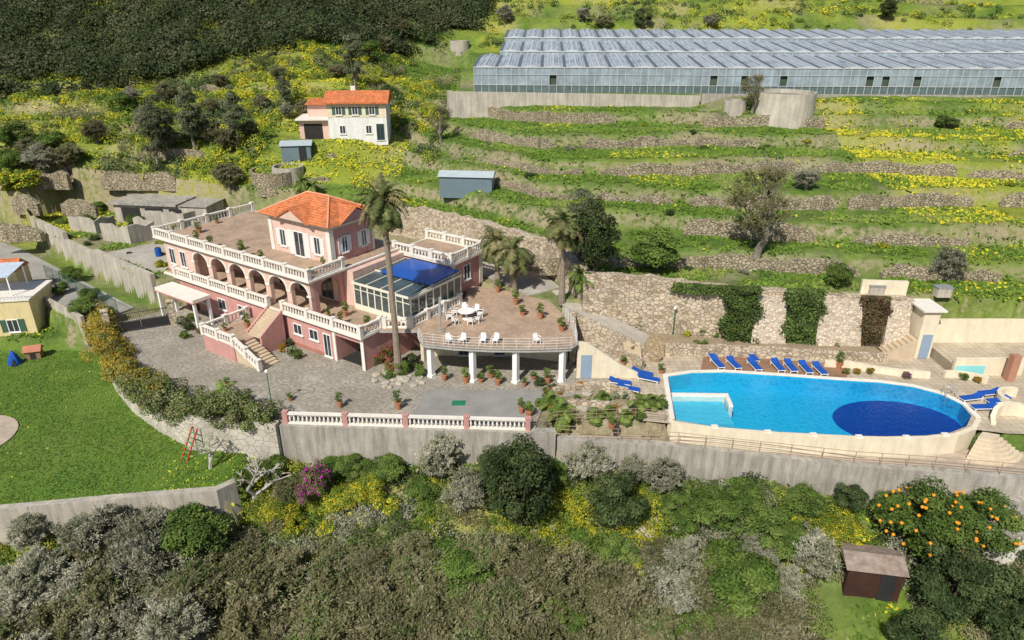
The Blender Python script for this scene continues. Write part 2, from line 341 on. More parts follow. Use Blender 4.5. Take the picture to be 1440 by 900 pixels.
# oranges hanging in the citrus crowns
ORM=mat('orange_fruit',(.75,.3,.02),.5,.1,bump=0)
for e in TREES['orange']:
    mb=MB()
    for _ in range(45):
        d=unit(1)[0]; d[2]=abs(d[2])*.8; c=(d[0]*1.85,d[1]*1.85,1.9+d[2]*1.75); mb.lathe([(.01,-.07),(.06,-.04),(.075,0),(.06,.05),(.01,.07)],6,c)
    o=part(e,'fruit',mb,ORM); o['kind']='stuff'
TL={'olive':'silvery grey-green feathery olive tree','grey':'pale grey feathery tamarisk','dark':'dense dark green evergreen oak','green':'round leafy green tree','orange':'citrus tree with glossy green leaves','bare':'sparse olive-brown twiggy tree','tall':'slender grey-green eucalyptus','yel':'bright green mimosa with yellow blossom'}
cnt=0
def tree(kind,px,py,R,where='on the scrubby slope',hs=1.,at=None):
    global cnt; cnt+=1
    e=TREES[kind][cnt%len(TREES[kind])]; s=R/(1.4 if kind=='tall' else 2.)
    if at is None:
        zc={'olive':2.,'grey':1.9,'dark':2.3,'green':1.9,'orange':2.,'bare':2.8,'tall':4.,'yel':1.6}[kind]*s*hs
        x,y,z=site(px,py,zc,int(R*4))
    else: x,y,z=at
    d=dup(e,(x,y,z),random.uniform(0,6.28),(s,s*random.uniform(.9,1.1),s*hs)); d['label']=TL[kind]+' '+where; d['group']=d.name.split('.')[0].replace('_',' ')+'s around the estate'; return d
SHR={}
SHD=dict(shrub=('green',None,0,'low rounded green shrub'),yellow=('bright',(.66,.56,.03),.38,'flowering shrub covered in yellow blossom'),dark=('dark',None,0,'dark green dense bush'),
 pale=('grey',None,0,'pale silvery feathery bush'),magenta=('green',(.6,.05,.42),.95,'magenta flowering bougainvillea'),red=('green',(.55,.06,.1),.3,'oleander shrub with red flowers'),ora=('bright',(.65,.16,.02),.4,'garden shrub with orange flowers'),white=('green',(.65,.62,.55),.35,'white flowering shrub'))
for k,(p,fl,fp,lb) in SHD.items():
    SHR[k]=[]
    for i in range(3):
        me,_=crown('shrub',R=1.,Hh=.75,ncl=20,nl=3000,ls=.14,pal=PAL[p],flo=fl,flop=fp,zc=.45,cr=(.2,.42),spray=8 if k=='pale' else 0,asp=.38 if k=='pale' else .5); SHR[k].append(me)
def shrub(k,px,py,R,hs=1.,at=None,where='on the slope'):
    x,y,z=site(px,py,.35*R) if at is None else at
    o=bpy.data.objects.new({'magenta':'bougainvillea','red':'oleander'}.get(k,'shrub'),random.choice(SHR[k])); o.location=(x,y,z-.05); o.rotation_euler=(0,0,random.uniform(0,6.28)); s=R*random.uniform(.93,1.07)
    o.scale=(s,s*random.uniform(.75,1.2),s*hs); COL.objects.link(o); meta(o,SHD[k][3]+' '+where,'shrub','shrubs growing on the slopes'); return o
# ------------------------------------------------------------ world, camera, sun
w=bpy.data.worlds.new('World'); SC.world=w; w.use_nodes=True; nt=w.node_tree
sky=nt.nodes.new('ShaderNodeTexSky'); sky.sky_type='NISHITA'; sky.sun_disc=False; sky.sun_elevation=math.radians(46); sky.sun_rotation=math.radians(204)
bg=nt.nodes['Background']; nt.links.new(sky.outputs[0],bg.inputs[0]); bg.inputs[1].default_value=.09
sd=Vector((-.42,-.9,math.tan(math.radians(46)))).normalized()
L=bpy.data.lights.new('sun','SUN'); L.energy=5.0; L.angle=math.radians(.5); L.color=(1,.955,.87); lo=bpy.data.objects.new('sun',L); lo.rotation_euler=sd.to_track_quat('Z','Y').to_euler(); lo.location=(0,0,80); COL.objects.link(lo)
cam=bpy.data.cameras.new('camera'); cam.sensor_width=36; cam.lens=36*FP/1440; cam.clip_end=2000; co=bpy.data.objects.new('camera',cam); co.location=(0,0,CH); co.rotation_euler=(math.radians(66),0,0); COL.objects.link(co); SC.camera=co
SC.view_settings.view_transform='Standard'; SC.view_settings.look='None'; SC.view_settings.exposure=0
# ------------------------------------------------------------ ground
xs=np.concatenate([np.arange(-260,-66,4),np.arange(-66,70,.4),np.arange(70,262,4)]); ys=np.concatenate([np.arange(6,24,2),np.arange(24,112,.4),np.arange(112,146,1),np.arange(146,200,1.5),np.arange(200,420,5)])
GX,GY=np.meshgrid(xs,ys); GZ=ground(GX,GY); nx,ny=len(xs),len(ys)
me=bpy.data.meshes.new('ground'); me.vertices.add(nx*ny); me.vertices.foreach_set('co',np.stack([GX,GY,GZ],-1).astype(np.float32).ravel())
ii=np.arange(nx*ny).reshape(ny,nx); q=np.stack([ii[:-1,:-1],ii[:-1,1:],ii[1:,1:],ii[1:,:-1]],-1).reshape(-1,4)
me.loops.add(q.size); me.loops.foreach_set('vertex_index',q.ravel().astype(np.int32)); me.polygons.add(len(q)); me.polygons.foreach_set('loop_start',np.arange(0,q.size,4,dtype=np.int32)); me.polygons.foreach_set('loop_total',np.full(len(q),4,np.int32))
def yfield(x,y):
    f=np.clip((vnoise(x,y,9,1)*.6+vnoise(x,y,3.5,4)*.4-.6)*4,0,1)*.3
    f=np.maximum(f,np.clip((vnoise(x,y,9,8)*.6+vnoise(x,y,2.5,4)*.4-.3)*2.4,0,.9)*(((x>40)&(y>64)&(y<98))|((y>139)&(x>-20))|((x<-14)&(y>84)&(y<125)&(x>-75))|((x<-45)&(y>78))))
    f=np.maximum(f,.8*np.clip((vnoise(x,y,5,8)-.45)*5,0,1)*((x<4)&(x>-18)&(y<40)))
    return f
YF=yfield(GX,GY)
dirt=np.clip((vnoise(GX,GY,6,11)-.58)*4,0,1)*.7
dirt=np.maximum(dirt,((GX>1)&(GX<13)&(GY>41)&(GY<56))*1.)
dirt=np.maximum(dirt,pip(GX,GY,UPP)*np.clip((vnoise(GX,GY,4,13))*1.6,.35,1))
dirt=np.maximum(dirt,(GY<41)*.7*np.clip((vnoise(GX,GY,3,9)-.5)*3,0,1))
lawn=pip(GX,GY,LAWN)*1.; dirt=dirt*(1-lawn); YF=YF*(1-lawn)
dirt=np.where((GY>112)&(GX<-40),.3,dirt)*np.where(lawn>0,0,1)
ca=me.color_attributes.new('zone','FLOAT_COLOR','POINT'); ca.data.foreach_set('color',np.stack([YF,dirt,lawn,np.ones_like(YF)],-1).astype(np.float32).ravel())
me.update(); me.validate()
gm,nt,b=nodes('hillside'); ge=N(nt,'ShaderNodeNewGeometry'); at=N(nt,'ShaderNodeAttribute',attribute_name='zone'); s3=N(nt,'ShaderNodeSeparateColor'); nt.links.new(at.outputs['Color'],s3.inputs[0])
def nz(sca,det=5.):
    n=N(nt,'ShaderNodeTexNoise',i_Scale=sca,i_Detail=det,i_Roughness=.7); nt.links.new(ge.outputs['Position'],n.inputs[0]); return n.outputs[0]
a1,a2,a3,a4=nz(.25),nz(1.6),nz(7.),nz(.12,8.)
g=mix(nt,ramp(nt,a1,[(.38,0.),(.62,1.)]),(.075,.145,.02),(.165,.25,.038)); g=mix(nt,ramp(nt,a2,[(.35,0.),(.65,1.)]),mix(nt,1.,g,(.6,.62,.55),'MULTIPLY'),g); g=mix(nt,ramp(nt,a4,[(.45,0.),(.65,.45)]),g,(.2,.21,.07))
lw=mix(nt,ramp(nt,a2,[(.3,0.),(.7,1.)]),(.075,.155,.016),(.125,.22,.027)); lw=mix(nt,ramp(nt,a1,[(.4,0.),(.65,.55)]),lw,(.16,.2,.04)); g=mix(nt,s3.outputs[2],g,lw)
dc=mix(nt,ramp(nt,a2,[(.35,0.),(.65,1.)]),(.24,.18,.12),(.42,.34,.24))
dfac=N(nt,'ShaderNodeMath',operation='MULTIPLY'); nt.links.new(s3.outputs[1],dfac.inputs[0]); nt.links.new(ramp(nt,a3,[(.35,.35),(.6,1.)]),dfac.inputs[1])
g=mix(nt,dfac.outputs[0],g,dc)
yf=N(nt,'ShaderNodeMath',operation='MULTIPLY'); nt.links.new(s3.outputs[0],yf.inputs[0]); nt.links.new(ramp(nt,a3,[(.38,.1),(.62,.8)]),yf.inputs[1]); g=mix(nt,yf.outputs[0],g,(.42,.41,.035))
sn=N(nt,'ShaderNodeSeparateXYZ'); nt.links.new(ge.outputs['Normal'],sn.inputs[0])
sl=ramp(nt,sn.outputs[2],[(.5,1.),(.8,0.)]); slm=N(nt,'ShaderNodeMath',operation='MULTIPLY'); nt.links.new(sl,slm.inputs[0]); nt.links.new(ramp(nt,a2,[(.42,.1),(.54,1.)]),slm.inputs[1])
g=mix(nt,slm.outputs[0],g,mix(nt,a3,(.2,.15,.09),(.46,.38,.27)))
nt.links.new(g,b.inputs['Base Color']); b.inputs['Roughness'].default_value=.95
bp=N(nt,'ShaderNodeBump',i_Strength=.7,i_Distance=.18); nt.links.new(a3,bp.inputs['Height']); nt.links.new(bp.outputs[0],b.inputs['Normal'])
me.materials.append(gm); o=bpy.data.objects.new('ground',me); COL.objects.link(o); meta(o,'terraced hillside ground with grass, soil and yellow flowers','ground',kind='structure')
# ------------------------------------------------------------ paving
cm,nt,b=nodes('fan_cobbles'); ge=N(nt,'ShaderNodeNewGeometry'); v1=N(nt,'ShaderNodeTexVoronoi',i_Scale=.5,distance='EUCLIDEAN'); nt.links.new(ge.outputs['Position'],v1.inputs[0])
v1.inputs['Randomness'].default_value=.15; sn1=N(nt,'ShaderNodeMath',operation='SINE'); ml=N(nt,'ShaderNodeMath',operation='MULTIPLY'); ml.inputs[1].default_value=34.; nt.links.new(v1.outputs['Distance'],ml.inputs[0]); nt.links.new(ml.outputs[0],sn1.inputs[0])
v2=N(nt,'ShaderNodeTexVoronoi',i_Scale=5.); nt.links.new(ge.outputs['Position'],v2.inputs[0]); s4=N(nt,'ShaderNodeSeparateColor'); nt.links.new(v2.outputs['Color'],s4.inputs[0])
bn=N(nt,'ShaderNodeTexNoise',i_Scale=.3,i_Detail=8.,i_Roughness=.72); nt.links.new(ge.outputs['Position'],bn.inputs[0])
c_=mix(nt,s4.outputs[0],(.25,.225,.185),(.4,.365,.3)); c_=mix(nt,ramp(nt,sn1.outputs[0],[(.2,.0),(.75,.5)]),c_,(.2,.175,.14)); c_=mix(nt,ramp(nt,bn.outputs[0],[(.42,0.),(.66,.6)]),c_,(.2,.175,.135)); c_=mix(nt,ramp(nt,bn.outputs[0],[(.3,.5),(.44,0.)]),c_,(.48,.43,.35))
nt.links.new(c_,b.inputs['Base Color']); b.inputs['Roughness'].default_value=.9
DRV=[(-36.8,58.6),(-35.2,54.7),(-29.5,47.8),(-23,43),(-15.9,41.8),(1.6,40.9),(2.4,44.5),(6.2,46.2),(8,47.2),(7,55),(-12,61),(-30,67),(-34.2,62.3)]
solo('driveway',MB().slab(DRV,-.3,.0),cm,'grey cobbled driveway in front of the villa','driveway',kind='structure')
TARM=mat('worn_asphalt',(.27,.26,.24),.9,.3,.5)
solo('pavement',MB().slab([(-7.5,41.3),(1.3,41.2),(1.6,44.6),(4.5,46.2),(-6.5,46.4)],.0,.012),TARM,'smooth grey concrete paving by the terrace columns','pavement',kind='structure')
solo('road',MB().slab([(-36.5,61.5),(-38.6,57.5),(-63,75.8),(-80,88),(-78,92),(-59,79.5)],0.,.45),mat('old_concrete_road',(.31,.295,.26),.9,.35,.4,6),'narrow pale concrete lane leading to the gate','road',kind='structure')
YARD=mat('yard_concrete',(.4,.365,.31),.9,.4,.35,6)
solo('yard',MB().slab(YARDP,2.6,3.12),YARD,'worn concrete yard behind the lane wall','yard',kind='structure')
solo('path',MB().slab([(-9,73.6),(3,63.8),(4.5,60),(1.5,58),(-2,62.5),(-12,71.5)],2.8,3.13),YARD,'concrete path along the stone wall','path',kind='structure')
DECK=[(9.3,41.9),(11.2,41.55),(13.9,40.75),(18.5,40.05),(23.3,39.6),(25.5,39.5),(28.4,39.6),(30.5,40.),(32.3,40.75),(34,40.3),(38,40),(48,38),(48,51.6),(33,53.6),(9,55.6),(8.2,50)]
bm=bmesh.new(); es=[]
for loop in (DECK,POOL):
    vs=[bm.verts.new((x,y,.02)) for x,y in loop]; es+=[bm.edges.new((vs[i],vs[(i+1)%len(vs)])) for i in range(len(vs))]
bmesh.ops.triangle_fill(bm,edges=es,use_beauty=True); me=bpy.data.meshes.new('pool_deck'); bmesh.ops.recalc_face_normals(bm,faces=bm.faces); bm.to_mesh(me); bm.free(); me.materials.append(DECKT)
if me.polygons[0].normal.z<0: me.flip_normals()
o=bpy.data.objects.new('pool_deck',me); COL.objects.link(o); meta(o,'beige tiled paving around the swimming pool','paving',kind='structure')
# pool
pm,nt,b=nodes('pool_tiles_painted_caustics'); ge=N(nt,'ShaderNodeNewGeometry'); mp=N(nt,'ShaderNodeMapping'); mp.inputs['Location'].default_value=(-28.5/4.7,-43.7/3.3,0); mp.inputs['Scale'].default_value=(1/4.7,1/3.3,0)
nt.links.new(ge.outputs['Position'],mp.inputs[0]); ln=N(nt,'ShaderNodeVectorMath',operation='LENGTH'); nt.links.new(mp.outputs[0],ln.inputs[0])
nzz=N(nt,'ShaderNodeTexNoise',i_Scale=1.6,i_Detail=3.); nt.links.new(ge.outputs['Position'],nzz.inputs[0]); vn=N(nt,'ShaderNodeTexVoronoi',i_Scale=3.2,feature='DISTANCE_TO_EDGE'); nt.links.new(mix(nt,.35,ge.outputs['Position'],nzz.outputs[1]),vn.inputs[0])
caustic=ramp(nt,vn.outputs['Distance'],[(0,.4),(.2,0.)]); sx=N(nt,'ShaderNodeSeparateXYZ'); nt.links.new(ge.outputs['Position'],sx.inputs[0]); mr=N(nt,'ShaderNodeMapRange'); mr.inputs['From Min'].default_value=12; mr.inputs['From Max'].default_value=33; nt.links.new(sx.outputs[0],mr.inputs[0])  # web of caustic light painted into the basin colour
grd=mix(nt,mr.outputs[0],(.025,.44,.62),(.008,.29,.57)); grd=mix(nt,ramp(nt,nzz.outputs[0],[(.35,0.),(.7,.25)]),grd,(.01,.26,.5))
base=mix(nt,caustic,grd,(.05,.5,.7)); deep=mix(nt,caustic,(.003,.04,.25),(.006,.065,.33))  # level floor: light lost in deeper water is painted as darker blue
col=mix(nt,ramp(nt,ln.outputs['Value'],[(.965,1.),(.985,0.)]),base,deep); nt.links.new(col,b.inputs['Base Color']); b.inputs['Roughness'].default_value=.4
bs=thing('swimming_pool','curved blue swimming pool with dark blue deep end','swimming pool',(22,44,0))
def loc(pts,o=(22,44)): return [(x-o[0],y-o[1]) for x,y in pts]
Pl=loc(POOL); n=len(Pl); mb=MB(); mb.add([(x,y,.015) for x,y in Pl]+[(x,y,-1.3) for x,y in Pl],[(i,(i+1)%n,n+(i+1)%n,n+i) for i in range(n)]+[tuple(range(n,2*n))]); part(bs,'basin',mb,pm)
wm,nt,b=nodes('water'); nt.nodes.remove(b); gl=N(nt,'ShaderNodeBsdfGlossy'); gl.inputs['Roughness'].default_value=.05; tr=N(nt,'ShaderNodeBsdfTransparent'); tr.inputs[0].default_value=(.82,.96,1,1)
fr=N(nt,'ShaderNodeFresnel',i_IOR=1.3); ms=N(nt,'ShaderNodeMixShader'); nn=N(nt,'ShaderNodeTexNoise',i_Scale=3.,i_Detail=4.); ge=N(nt,'ShaderNodeNewGeometry'); nt.links.new(ge.outputs['Position'],nn.inputs[0])
bp=N(nt,'ShaderNodeBump',i_Strength=.5,i_Distance=.09); nt.links.new(nn.outputs[0],bp.inputs['Height']); nt.links.new(bp.outputs[0],gl.inputs['Normal']); nt.links.new(bp.outputs[0],fr.inputs['Normal'])
nt.links.new(fr.outputs[0],ms.inputs[0]); nt.links.new(tr.outputs[0],ms.inputs[1]); nt.links.new(gl.outputs[0],ms.inputs[2]); nt.links.new(ms.outputs[0],nt.nodes['Material Output'].inputs[0])
me=bpy.data.meshes.new('water'); me.from_pydata([(x,y,-.06) for x,y in Pl],[],[tuple(range(n))]); me.update()
if me.polygons[0].normal.z<0: me.flip_normals()
me.materials.append(wm); part(bs,'water',me,None)
front=[(11.2,42.0),(11.35,41.55),(14,40.85),(18.5,40.15),(23.3,39.7),(25.5,39.6),(28.4,39.72),(30.4,40.07),(32.1,40.9),(33.2,42.1)]
part(bs,'pool_wall',MB().strip(loc(front),.34,-1.5,.1),CREAM)
part(bs,'coping',MB().strip(loc([(33.3,42.3),(33.45,44.2),(32.7,45.8),(31.1,46.95),(28.9,47.65),(25.8,48.05),(21.5,48.75),(17,49.35),(14.5,49.25),(12.2,48.6),(11.4,42.2)]),.35,0.,.07),WHITE)
part(bs,'shallow_step',MB().slab(loc([(12.15,45.4),(15.9,45.35),(15.9,42.2),(11.85,42.4)]),-1.28,-.45),mat('pale_pool_tile',(.09,.5,.66),.5,.1))
part(bs,'spa_wall',MB().strip(loc([(12.1,45.6),(16.2,45.5),(16.1,43.9)]),.3,-1.25,.1),WHITE)
for x_,y_ in ((14.1,41.),(17.6,40.35),(20.6,40.),(23.6,39.75),(26.8,39.7),(29.6,40.)): part(bs,'light_block',MB().box(-.22,.22,-.16,.16,.1,.2),WHITE,(x_-22,y_-44,0))
lad=MB()
for a in (0,.5): lad.tube([(10.6,1.2+a,-.6),(10.6,1.2+a,.75),(11.0,1.2+a,.85),(11.35,1.2+a,.7),(11.35,1.2+a,.05)],[.025]*5,6)
part(bs,'ladder',lad,STEEL)
# ------------------------------------------------------------ walls
def jag(pts,top,st=.9,amp=.12,seed=1):
    r_=random.Random(seed); o=[];t=[]
    for i in range(len(pts)-1):
        a=Vector(pts[i]); b_=Vector(pts[i+1]); n_=max(1,int((b_-a).length/st))
        for k in range(n_): q_=a.lerp(b_,k/n_); o.append((q_.x,q_.y)); t.append(top[i]+(top[i+1]-top[i])*k/n_+r_.uniform(-amp,amp))
    o.append(tuple(pts[-1])); t.append(top[-1]); return o,t
solo('retaining_wall',MB().strip([(-16.3,41.55),(-10,41.2),(1,40.65),(3,40.75)],.6,[-6.5]*4,[.02]*4),CONC,'weathered grey concrete retaining wall below the driveway','wall')
rw=[(3.15,40.75),(11.6,40.6),(17,39.75),(23,38.55),(28,37.95),(34,37.0),(50,34.8)]; RWT=(-.6,-1.1,-1.25,-1.25,-1.25,-1.25,-1.25)
solo('retaining_wall',MB().strip(rw,.6,-7,list(RWT)),CONC,'long grey concrete retaining wall below the pool','wall')
solo('retaining_wall',MB().strip([(-37.4,57.6),(-35.6,54.2),(-33,50.8),(-29.8,47.3),(-26.5,44.6),(-23.2,42.4),(-16.4,41.2)],.6,[-2.8,-2.8,-2.8,-2.8,-2.8,-4,-6.],[.3]*7),stone('whitewashed_stone',[(.46,.42,.34),(.6,.56,.48),(.53,.49,.41)],1.8,(.36,.32,.25),.5,1.3,.06,.9),'whitewashed rough stone retaining wall under the hedge','wall')
solo('retaining_wall',MB().strip([(-70,29.6),(-33,35.2),(-26,36.3),(-19.6,37.3),(-18.8,38.3)],.5,-7,[-2.2]*3+[-2.3,-2.4]),CONCL,'pale concrete wall along the lawn edge','wall')
solo('path',MB().slab([(3,41),(11.6,40.85),(17,40),(23,38.8),(28,38.2),(34,37.2),(48,35.2),(48,38.2),(36,40),(32,40.4),(28.4,39.3),(23.3,39.3),(14,40.5),(11,41.6),(9,42.2),(3,42.4)],-1.6,-1.3),mat('ledge_concrete',(.44,.36,.28),.9,.3),'narrow walkway at the foot of the pool wall','path',kind='structure')
p_,t_=jag([(6.2,56.4),(12,56.3),(16.2,55.4),(20.8,54.9),(24,54.6),(33.5,53.6)],[5.9,5.6,5.2,5.0,4.9,4.6],.8,.12,3)
solo('stone_wall',MB().strip(p_,.9,-.3,t_),STONE,'tall natural stone retaining wall behind the pool','wall')
STONE3=stone('panel_stone',[(.38,.3,.22),(.58,.48,.36),(.66,.57,.44),(.52,.43,.34)],3.4,(.4,.33,.25),.6)
for i,(x0,x1) in enumerate([(20.7,23.1),(26.0,29.3),(31.5,33.1)]):
    y0=54.15-.09*(x0-20.8); zt=4.6-.04*i
    mb=MB(); mb.add([(x0-.3,y0-1,0),(x1+.3,y0-1.15,0),(x1+.1,y0+.3,0),(x0-.1,y0+.4,0),(x0,y0-.05,zt),(x1,y0-.15,zt),(x1,y0+.25,zt),(x0,y0+.35,zt)],[(0,1,5,4),(1,2,6,5),(2,3,7,6),(3,0,4,7),(4,5,6,7),(3,2,1,0)])
    solo('stone_buttress',mb,STONE3,'sloping beige stone buttress between curtains of ivy','wall','stone buttresses behind the pool')
solo('parapet_wall',MB().strip([(29.5,54.6),(33.2,54.25)],.3,4.4,5.9),CREAM,'cream plastered wall standing above the stone wall','wall')
p_,t_=jag([(11.5,52.2),(14.5,52.2),(22,51.9),(31,51)],[1.1,1.0,.85,.7],.7,.06,5)
solo('stone_wall',MB().strip(p_,.5,-.3,t_),STONE,'low stone garden wall behind the sun loungers','wall')
solo('planter_bed',MB().slab([(11.6,52.5),(14.5,52.45),(22,52.1),(31,51.2),(31,52.6),(22,53.5),(11.5,55.6)],-.1,.6),mat('soil',(.3,.23,.15),.95,.3),'raised soil planting bed behind the low wall','planter')
p_,t_=jag([(6.8,56.6),(4.6,62.),(3.6,64.2),(-2,69),(-9.3,75.2),(-14,77.4)],[5.8,6.3,6.4,6.6,6.6,6.2],.9,.18,7)
solo('stone_wall',MB().strip(p_,.9,2.6,t_),STONE,'ochre stone retaining wall behind the villa','wall')
solo('boundary_wall',MB().strip([(-34.4,62.2),(-42,68.2),(-44,69.8),(-44.1,69.9),(-50,74.6),(-50.1,74.7),(-58.5,81.6),(-62,86)],.45,0,[3.6,3.6,3.6,3.1,3.2,4.0,4.1,4.3]),CONCL,'long weathered concrete wall beside the lane','wall')
solo('boundary_wall',MB().strip([(-39.3,57.9),(-46,62.9),(-54,69)],.3,-1.8,1.1),CONCL,'low thin wall on the outer edge of the lane','wall')
rp=[(4.6,59.5),(5.6,57),(8.2,55.2),(11.8,53.6),(14.2,52.9)]
solo('path',MB().strip(rp,2.0,-.2,[3.14,2.7,1.9,.7,.1]),mat('ramp_gravel',(.42,.38,.32),.9,.25),'grey ramp curving down to the pool','path',kind='structure')
p_,t_=jag([(4.95,50.6),(5.2,54.5),(7.3,53.6),(10.8,52.),(12.2,51.4)],[3.0,3.0,2.3,1.,.4],.6,.08,9)
solo('stone_wall',MB().strip(p_,.5,-.2,t_),STONE,'stone wall stepping down beside the ramp','wall')
for sd_,pts,tp in ((11,[(5.4,51.9),(7.8,51.5),(9.9,50.4),(10.6,49.6)],[1.5,1.3,1.,.8]),(12,[(2.6,45.6),(4.6,46.3),(6.9,46.6),(8.6,45.8),(9.2,44.6)],[.45,.5,.5,.45,.35]),(13,[(3.,43.6),(5.2,44.2),(7.4,43.9),(8.4,43.2)],[.35,.4,.35,.3])):
    p_,t_=jag(pts,tp,.5,.07,sd_); solo('stone_wall',MB().strip(p_,.35,-.2,t_),STONE,'low curved dry stone edging in the rockery','wall')
mb=MB()
for i in range(7): mb.box(9.3,10.7,50.2+.3*i,50.2+.3*(i+1),0.,.17*(i+1))
solo('garden_steps',mb,mat('stair_stone',(.54,.43,.3),.85,.2),'stone garden steps rising beside the rockery','steps')
rockM=mat('boulder',(.44,.39,.31),.95,.35,1.5,9,.6)
def rockmesh(seed):
    r_=np.random.default_rng(seed); bm=bmesh.new(); bmesh.ops.create_icosphere(bm,subdivisions=2,radius=1)
    for v in bm.verts:
        k=1+.35*(math.sin(v.co.x*3+seed)+math.cos(v.co.y*4+seed*2)+math.sin(v.co.z*5))*.3+r_.normal()*.06; v.co=v.co*k; v.co.z*=.7
    me=bpy.data.meshes.new('boulder'); bm.to_mesh(me); bm.free(); me.materials.append(rockM); return me
RK=[rockmesh(i) for i in range(4)]
def rock(x,y,z,r,where='in the planted rockery'):
    o=bpy.data.objects.new('boulder',random.choice(RK)); o.location=(x,y,z+.1*r); o.scale=(r*random.uniform(.8,1.3),r,r*random.uniform(.7,1.1)); o.rotation_euler=(0,0,random.uniform(0,6)); COL.objects.link(o); meta(o,'grey-beige boulder '+where,'boulder','boulders in the garden')
for i in range(60):
    x=random.uniform(3,9.5); y=random.uniform(42.5,51.5)
    if 4.2<x<9 and 46.5<y<49.5: continue
    rock(x,y,-.1,random.uniform(.12,.4))
for i in range(18): rock(random.uniform(-10.8,-6.9),random.uniform(46.6,49.3),0,random.uniform(.2,.45),'at the foot of the tall palm')
for px,py,r in [(775,742,.5),(783,775,.45),(905,752,.7),(915,735,.5)]: x,y,z=site(px,py); rock(x,y,z,r,'on the scrubby slope')
def fieldwall(x0,x1,tab,i,seed):
    s0,zt,A,ph=tab[i]; zb=tab[i-1][1]; r_=random.Random(seed); pts=[];top=[]; k=r_.uniform(.5,.85)
    x=x0
    while x<x1:
        y=(rbase(x) if tab is RT else 0)+s0+A*math.sin(x*.1+ph); e_=min(1,(x-x0)/1.2,(x1-x)/1.2); pts.append((x,float(y)-.62+r_.uniform(-.15,.15))); top.append(zb+(zt-zb)*k*(.4+.6*max(0,e_))+.22*math.sin(x*.9+seed)+r_.uniform(-.2,.08)); x+=r_.uniform(.35,.8)
    if len(pts)<3: return
    solo('dry_stone_wall',MB().strip(pts,.5,zb-.9,top),STONE2,'crumbling dry stone wall holding up a grass terrace','wall','dry stone terrace walls')
for i in range(1,7):
    x=-7+random.uniform(0,3)
    while x<64:
        L_=random.uniform(8,24)
        if random.random()<.92: fieldwall(x,x+L_,RT,i,i*100+int(x))
        x+=L_+random.uniform(.4,3.)
for i in range(1,8):
    x=-60
    while x<-24:
        L_=random.uniform(3,10)
        if random.random()<.4: fieldwall(x,min(x+L_,-22),LT,i,i*77+int(x+100))
        x+=L_+random.uniform(2,7)
# ------------------------------------------------------------ balustrades
BALP=[(.055,0),(.075,.03),(.05,.08),(.085,.2),(.09,.27),(.05,.42),(.045,.5),(.07,.56),(.06,.62)]
BALM=MB().lathe(BALP,8).mesh('baluster',smooth_=True); BALM.materials.append(WHITE)
def balustrade(par,pts,state=None,sp_=.3,pe=3.2,pm=WHITE,ends=True):
    e=sub(par,'balustrade') if par.name.startswith('villa') or par.name.startswith('white') else par
    xy=[(p[0],p[1]) for p in pts]; z=[p[2] for p in pts]
    part(e,'plinth',MB().strip(xy,.26,[a for a in z],[a+.13 for a in z]),WHITE); part(e,'handrail',MB().strip(xy,.26,[a+.75 for a in z],[a+.89 for a in z]),WHITE)
    pos=[]
    for i in range(len(pts)-1):
        a=Vector(pts[i]); b_=Vector(pts[i+1]); Ls=(b_-a).length; npi=max(1,round(Ls/pe)); nb=max(1,int(Ls/npi/sp_))
        ang=math.atan2(b_.y-a.y,b_.x-a.x)
        for k in range(npi+(1 if i==len(pts)-2 else 0)):
            c=a.lerp(b_,k/npi); part(e,'pier',MB().box(-.17,.17,-.17,.17,-.02,.93).box(-.2,.2,-.2,.2,.93,1.),pm,tuple(c),ang)
        for k in range(npi):
            for j in range(1,nb):
                pos.append(a.lerp(b_,(k+j/nb)/npi))
    for p in pos:
        if state is not None and state['n']>=100:
            state['rest'].lathe(BALP,6,(p.x,p.y,p.z+.13))
        else:
            part(e,'baluster',BALM,None,(p.x,p.y,p.z+.13))
            if state is not None: state['n']+=1
    return e
dbz=thing('balustrade','white balustrade with pink piers along the driveway edge','balustrade',(-7.3,41.2,0))
balustrade(dbz,[(-8.6,.4,.03),(8.4,-.45,.03)],None,.3,4.1,PINK)
def railing(label,pts,h=1.,spc=1.8,m=STEEL,rails=3,r=.022,bars=False):
    c=pts[len(pts)//2]; e=thing('railing',label,'railing',c); P_=[(p[0]-c[0],p[1]-c[1],p[2]-c[2]) for p in pts]
    mb=MB()
    for k in range(rails):
        zz=h*(1-k/rails) if not bars else (h if k==0 else .12)
        mb.tube([(p[0],p[1],p[2]+zz) for p in P_],[r]*len(P_),5)
    part(e,'rail',mb,m); pmesh=MB().cyl((0,0,0),(0,0,h),r*1.2,n=5)
    first=True
    for i in range(len(P_)-1):
        a=Vector(P_[i]); b_=Vector(P_[i+1]); n_=max(1,round((b_-a).length/spc))
        for k in range(n_ if i<len(P_)-2 else n_+1):
            if first: me=pmesh.mesh('post'); me.materials.append(m); first=False
            part(e,'post',me,None,tuple(a.lerp(b_,k/n_)))
    if bars:
        mb=MB()
        for i in range(len(P_)-1):
            a=Vector(P_[i]); b_=Vector(P_[i+1]); n_=max(1,round((b_-a).length/.14))
            for k in range(n_): q_=a.lerp(b_,k/n_); mb.cyl((q_.x,q_.y,q_.z+.1),(q_.x,q_.y,q_.z+h),.01,n=4)
        part(e,'bars',mb,m)
    return e
RUST=mat('rust_steel',(.34,.24,.17),.7,.3)
railing('thin rusty steel railing along the pool walkway',[(a,b_+.05,RWT[i]) for i,(a,b_) in enumerate(rw)],.95,1.9,RUST)
railing('thin rusty railing between driveway and pool garden',[(1.4,41.0,0),(3.2,41.9,-.1),(8.8,42.3,-.1),(10.8,41.8,0)],.9,1.6,RUST)
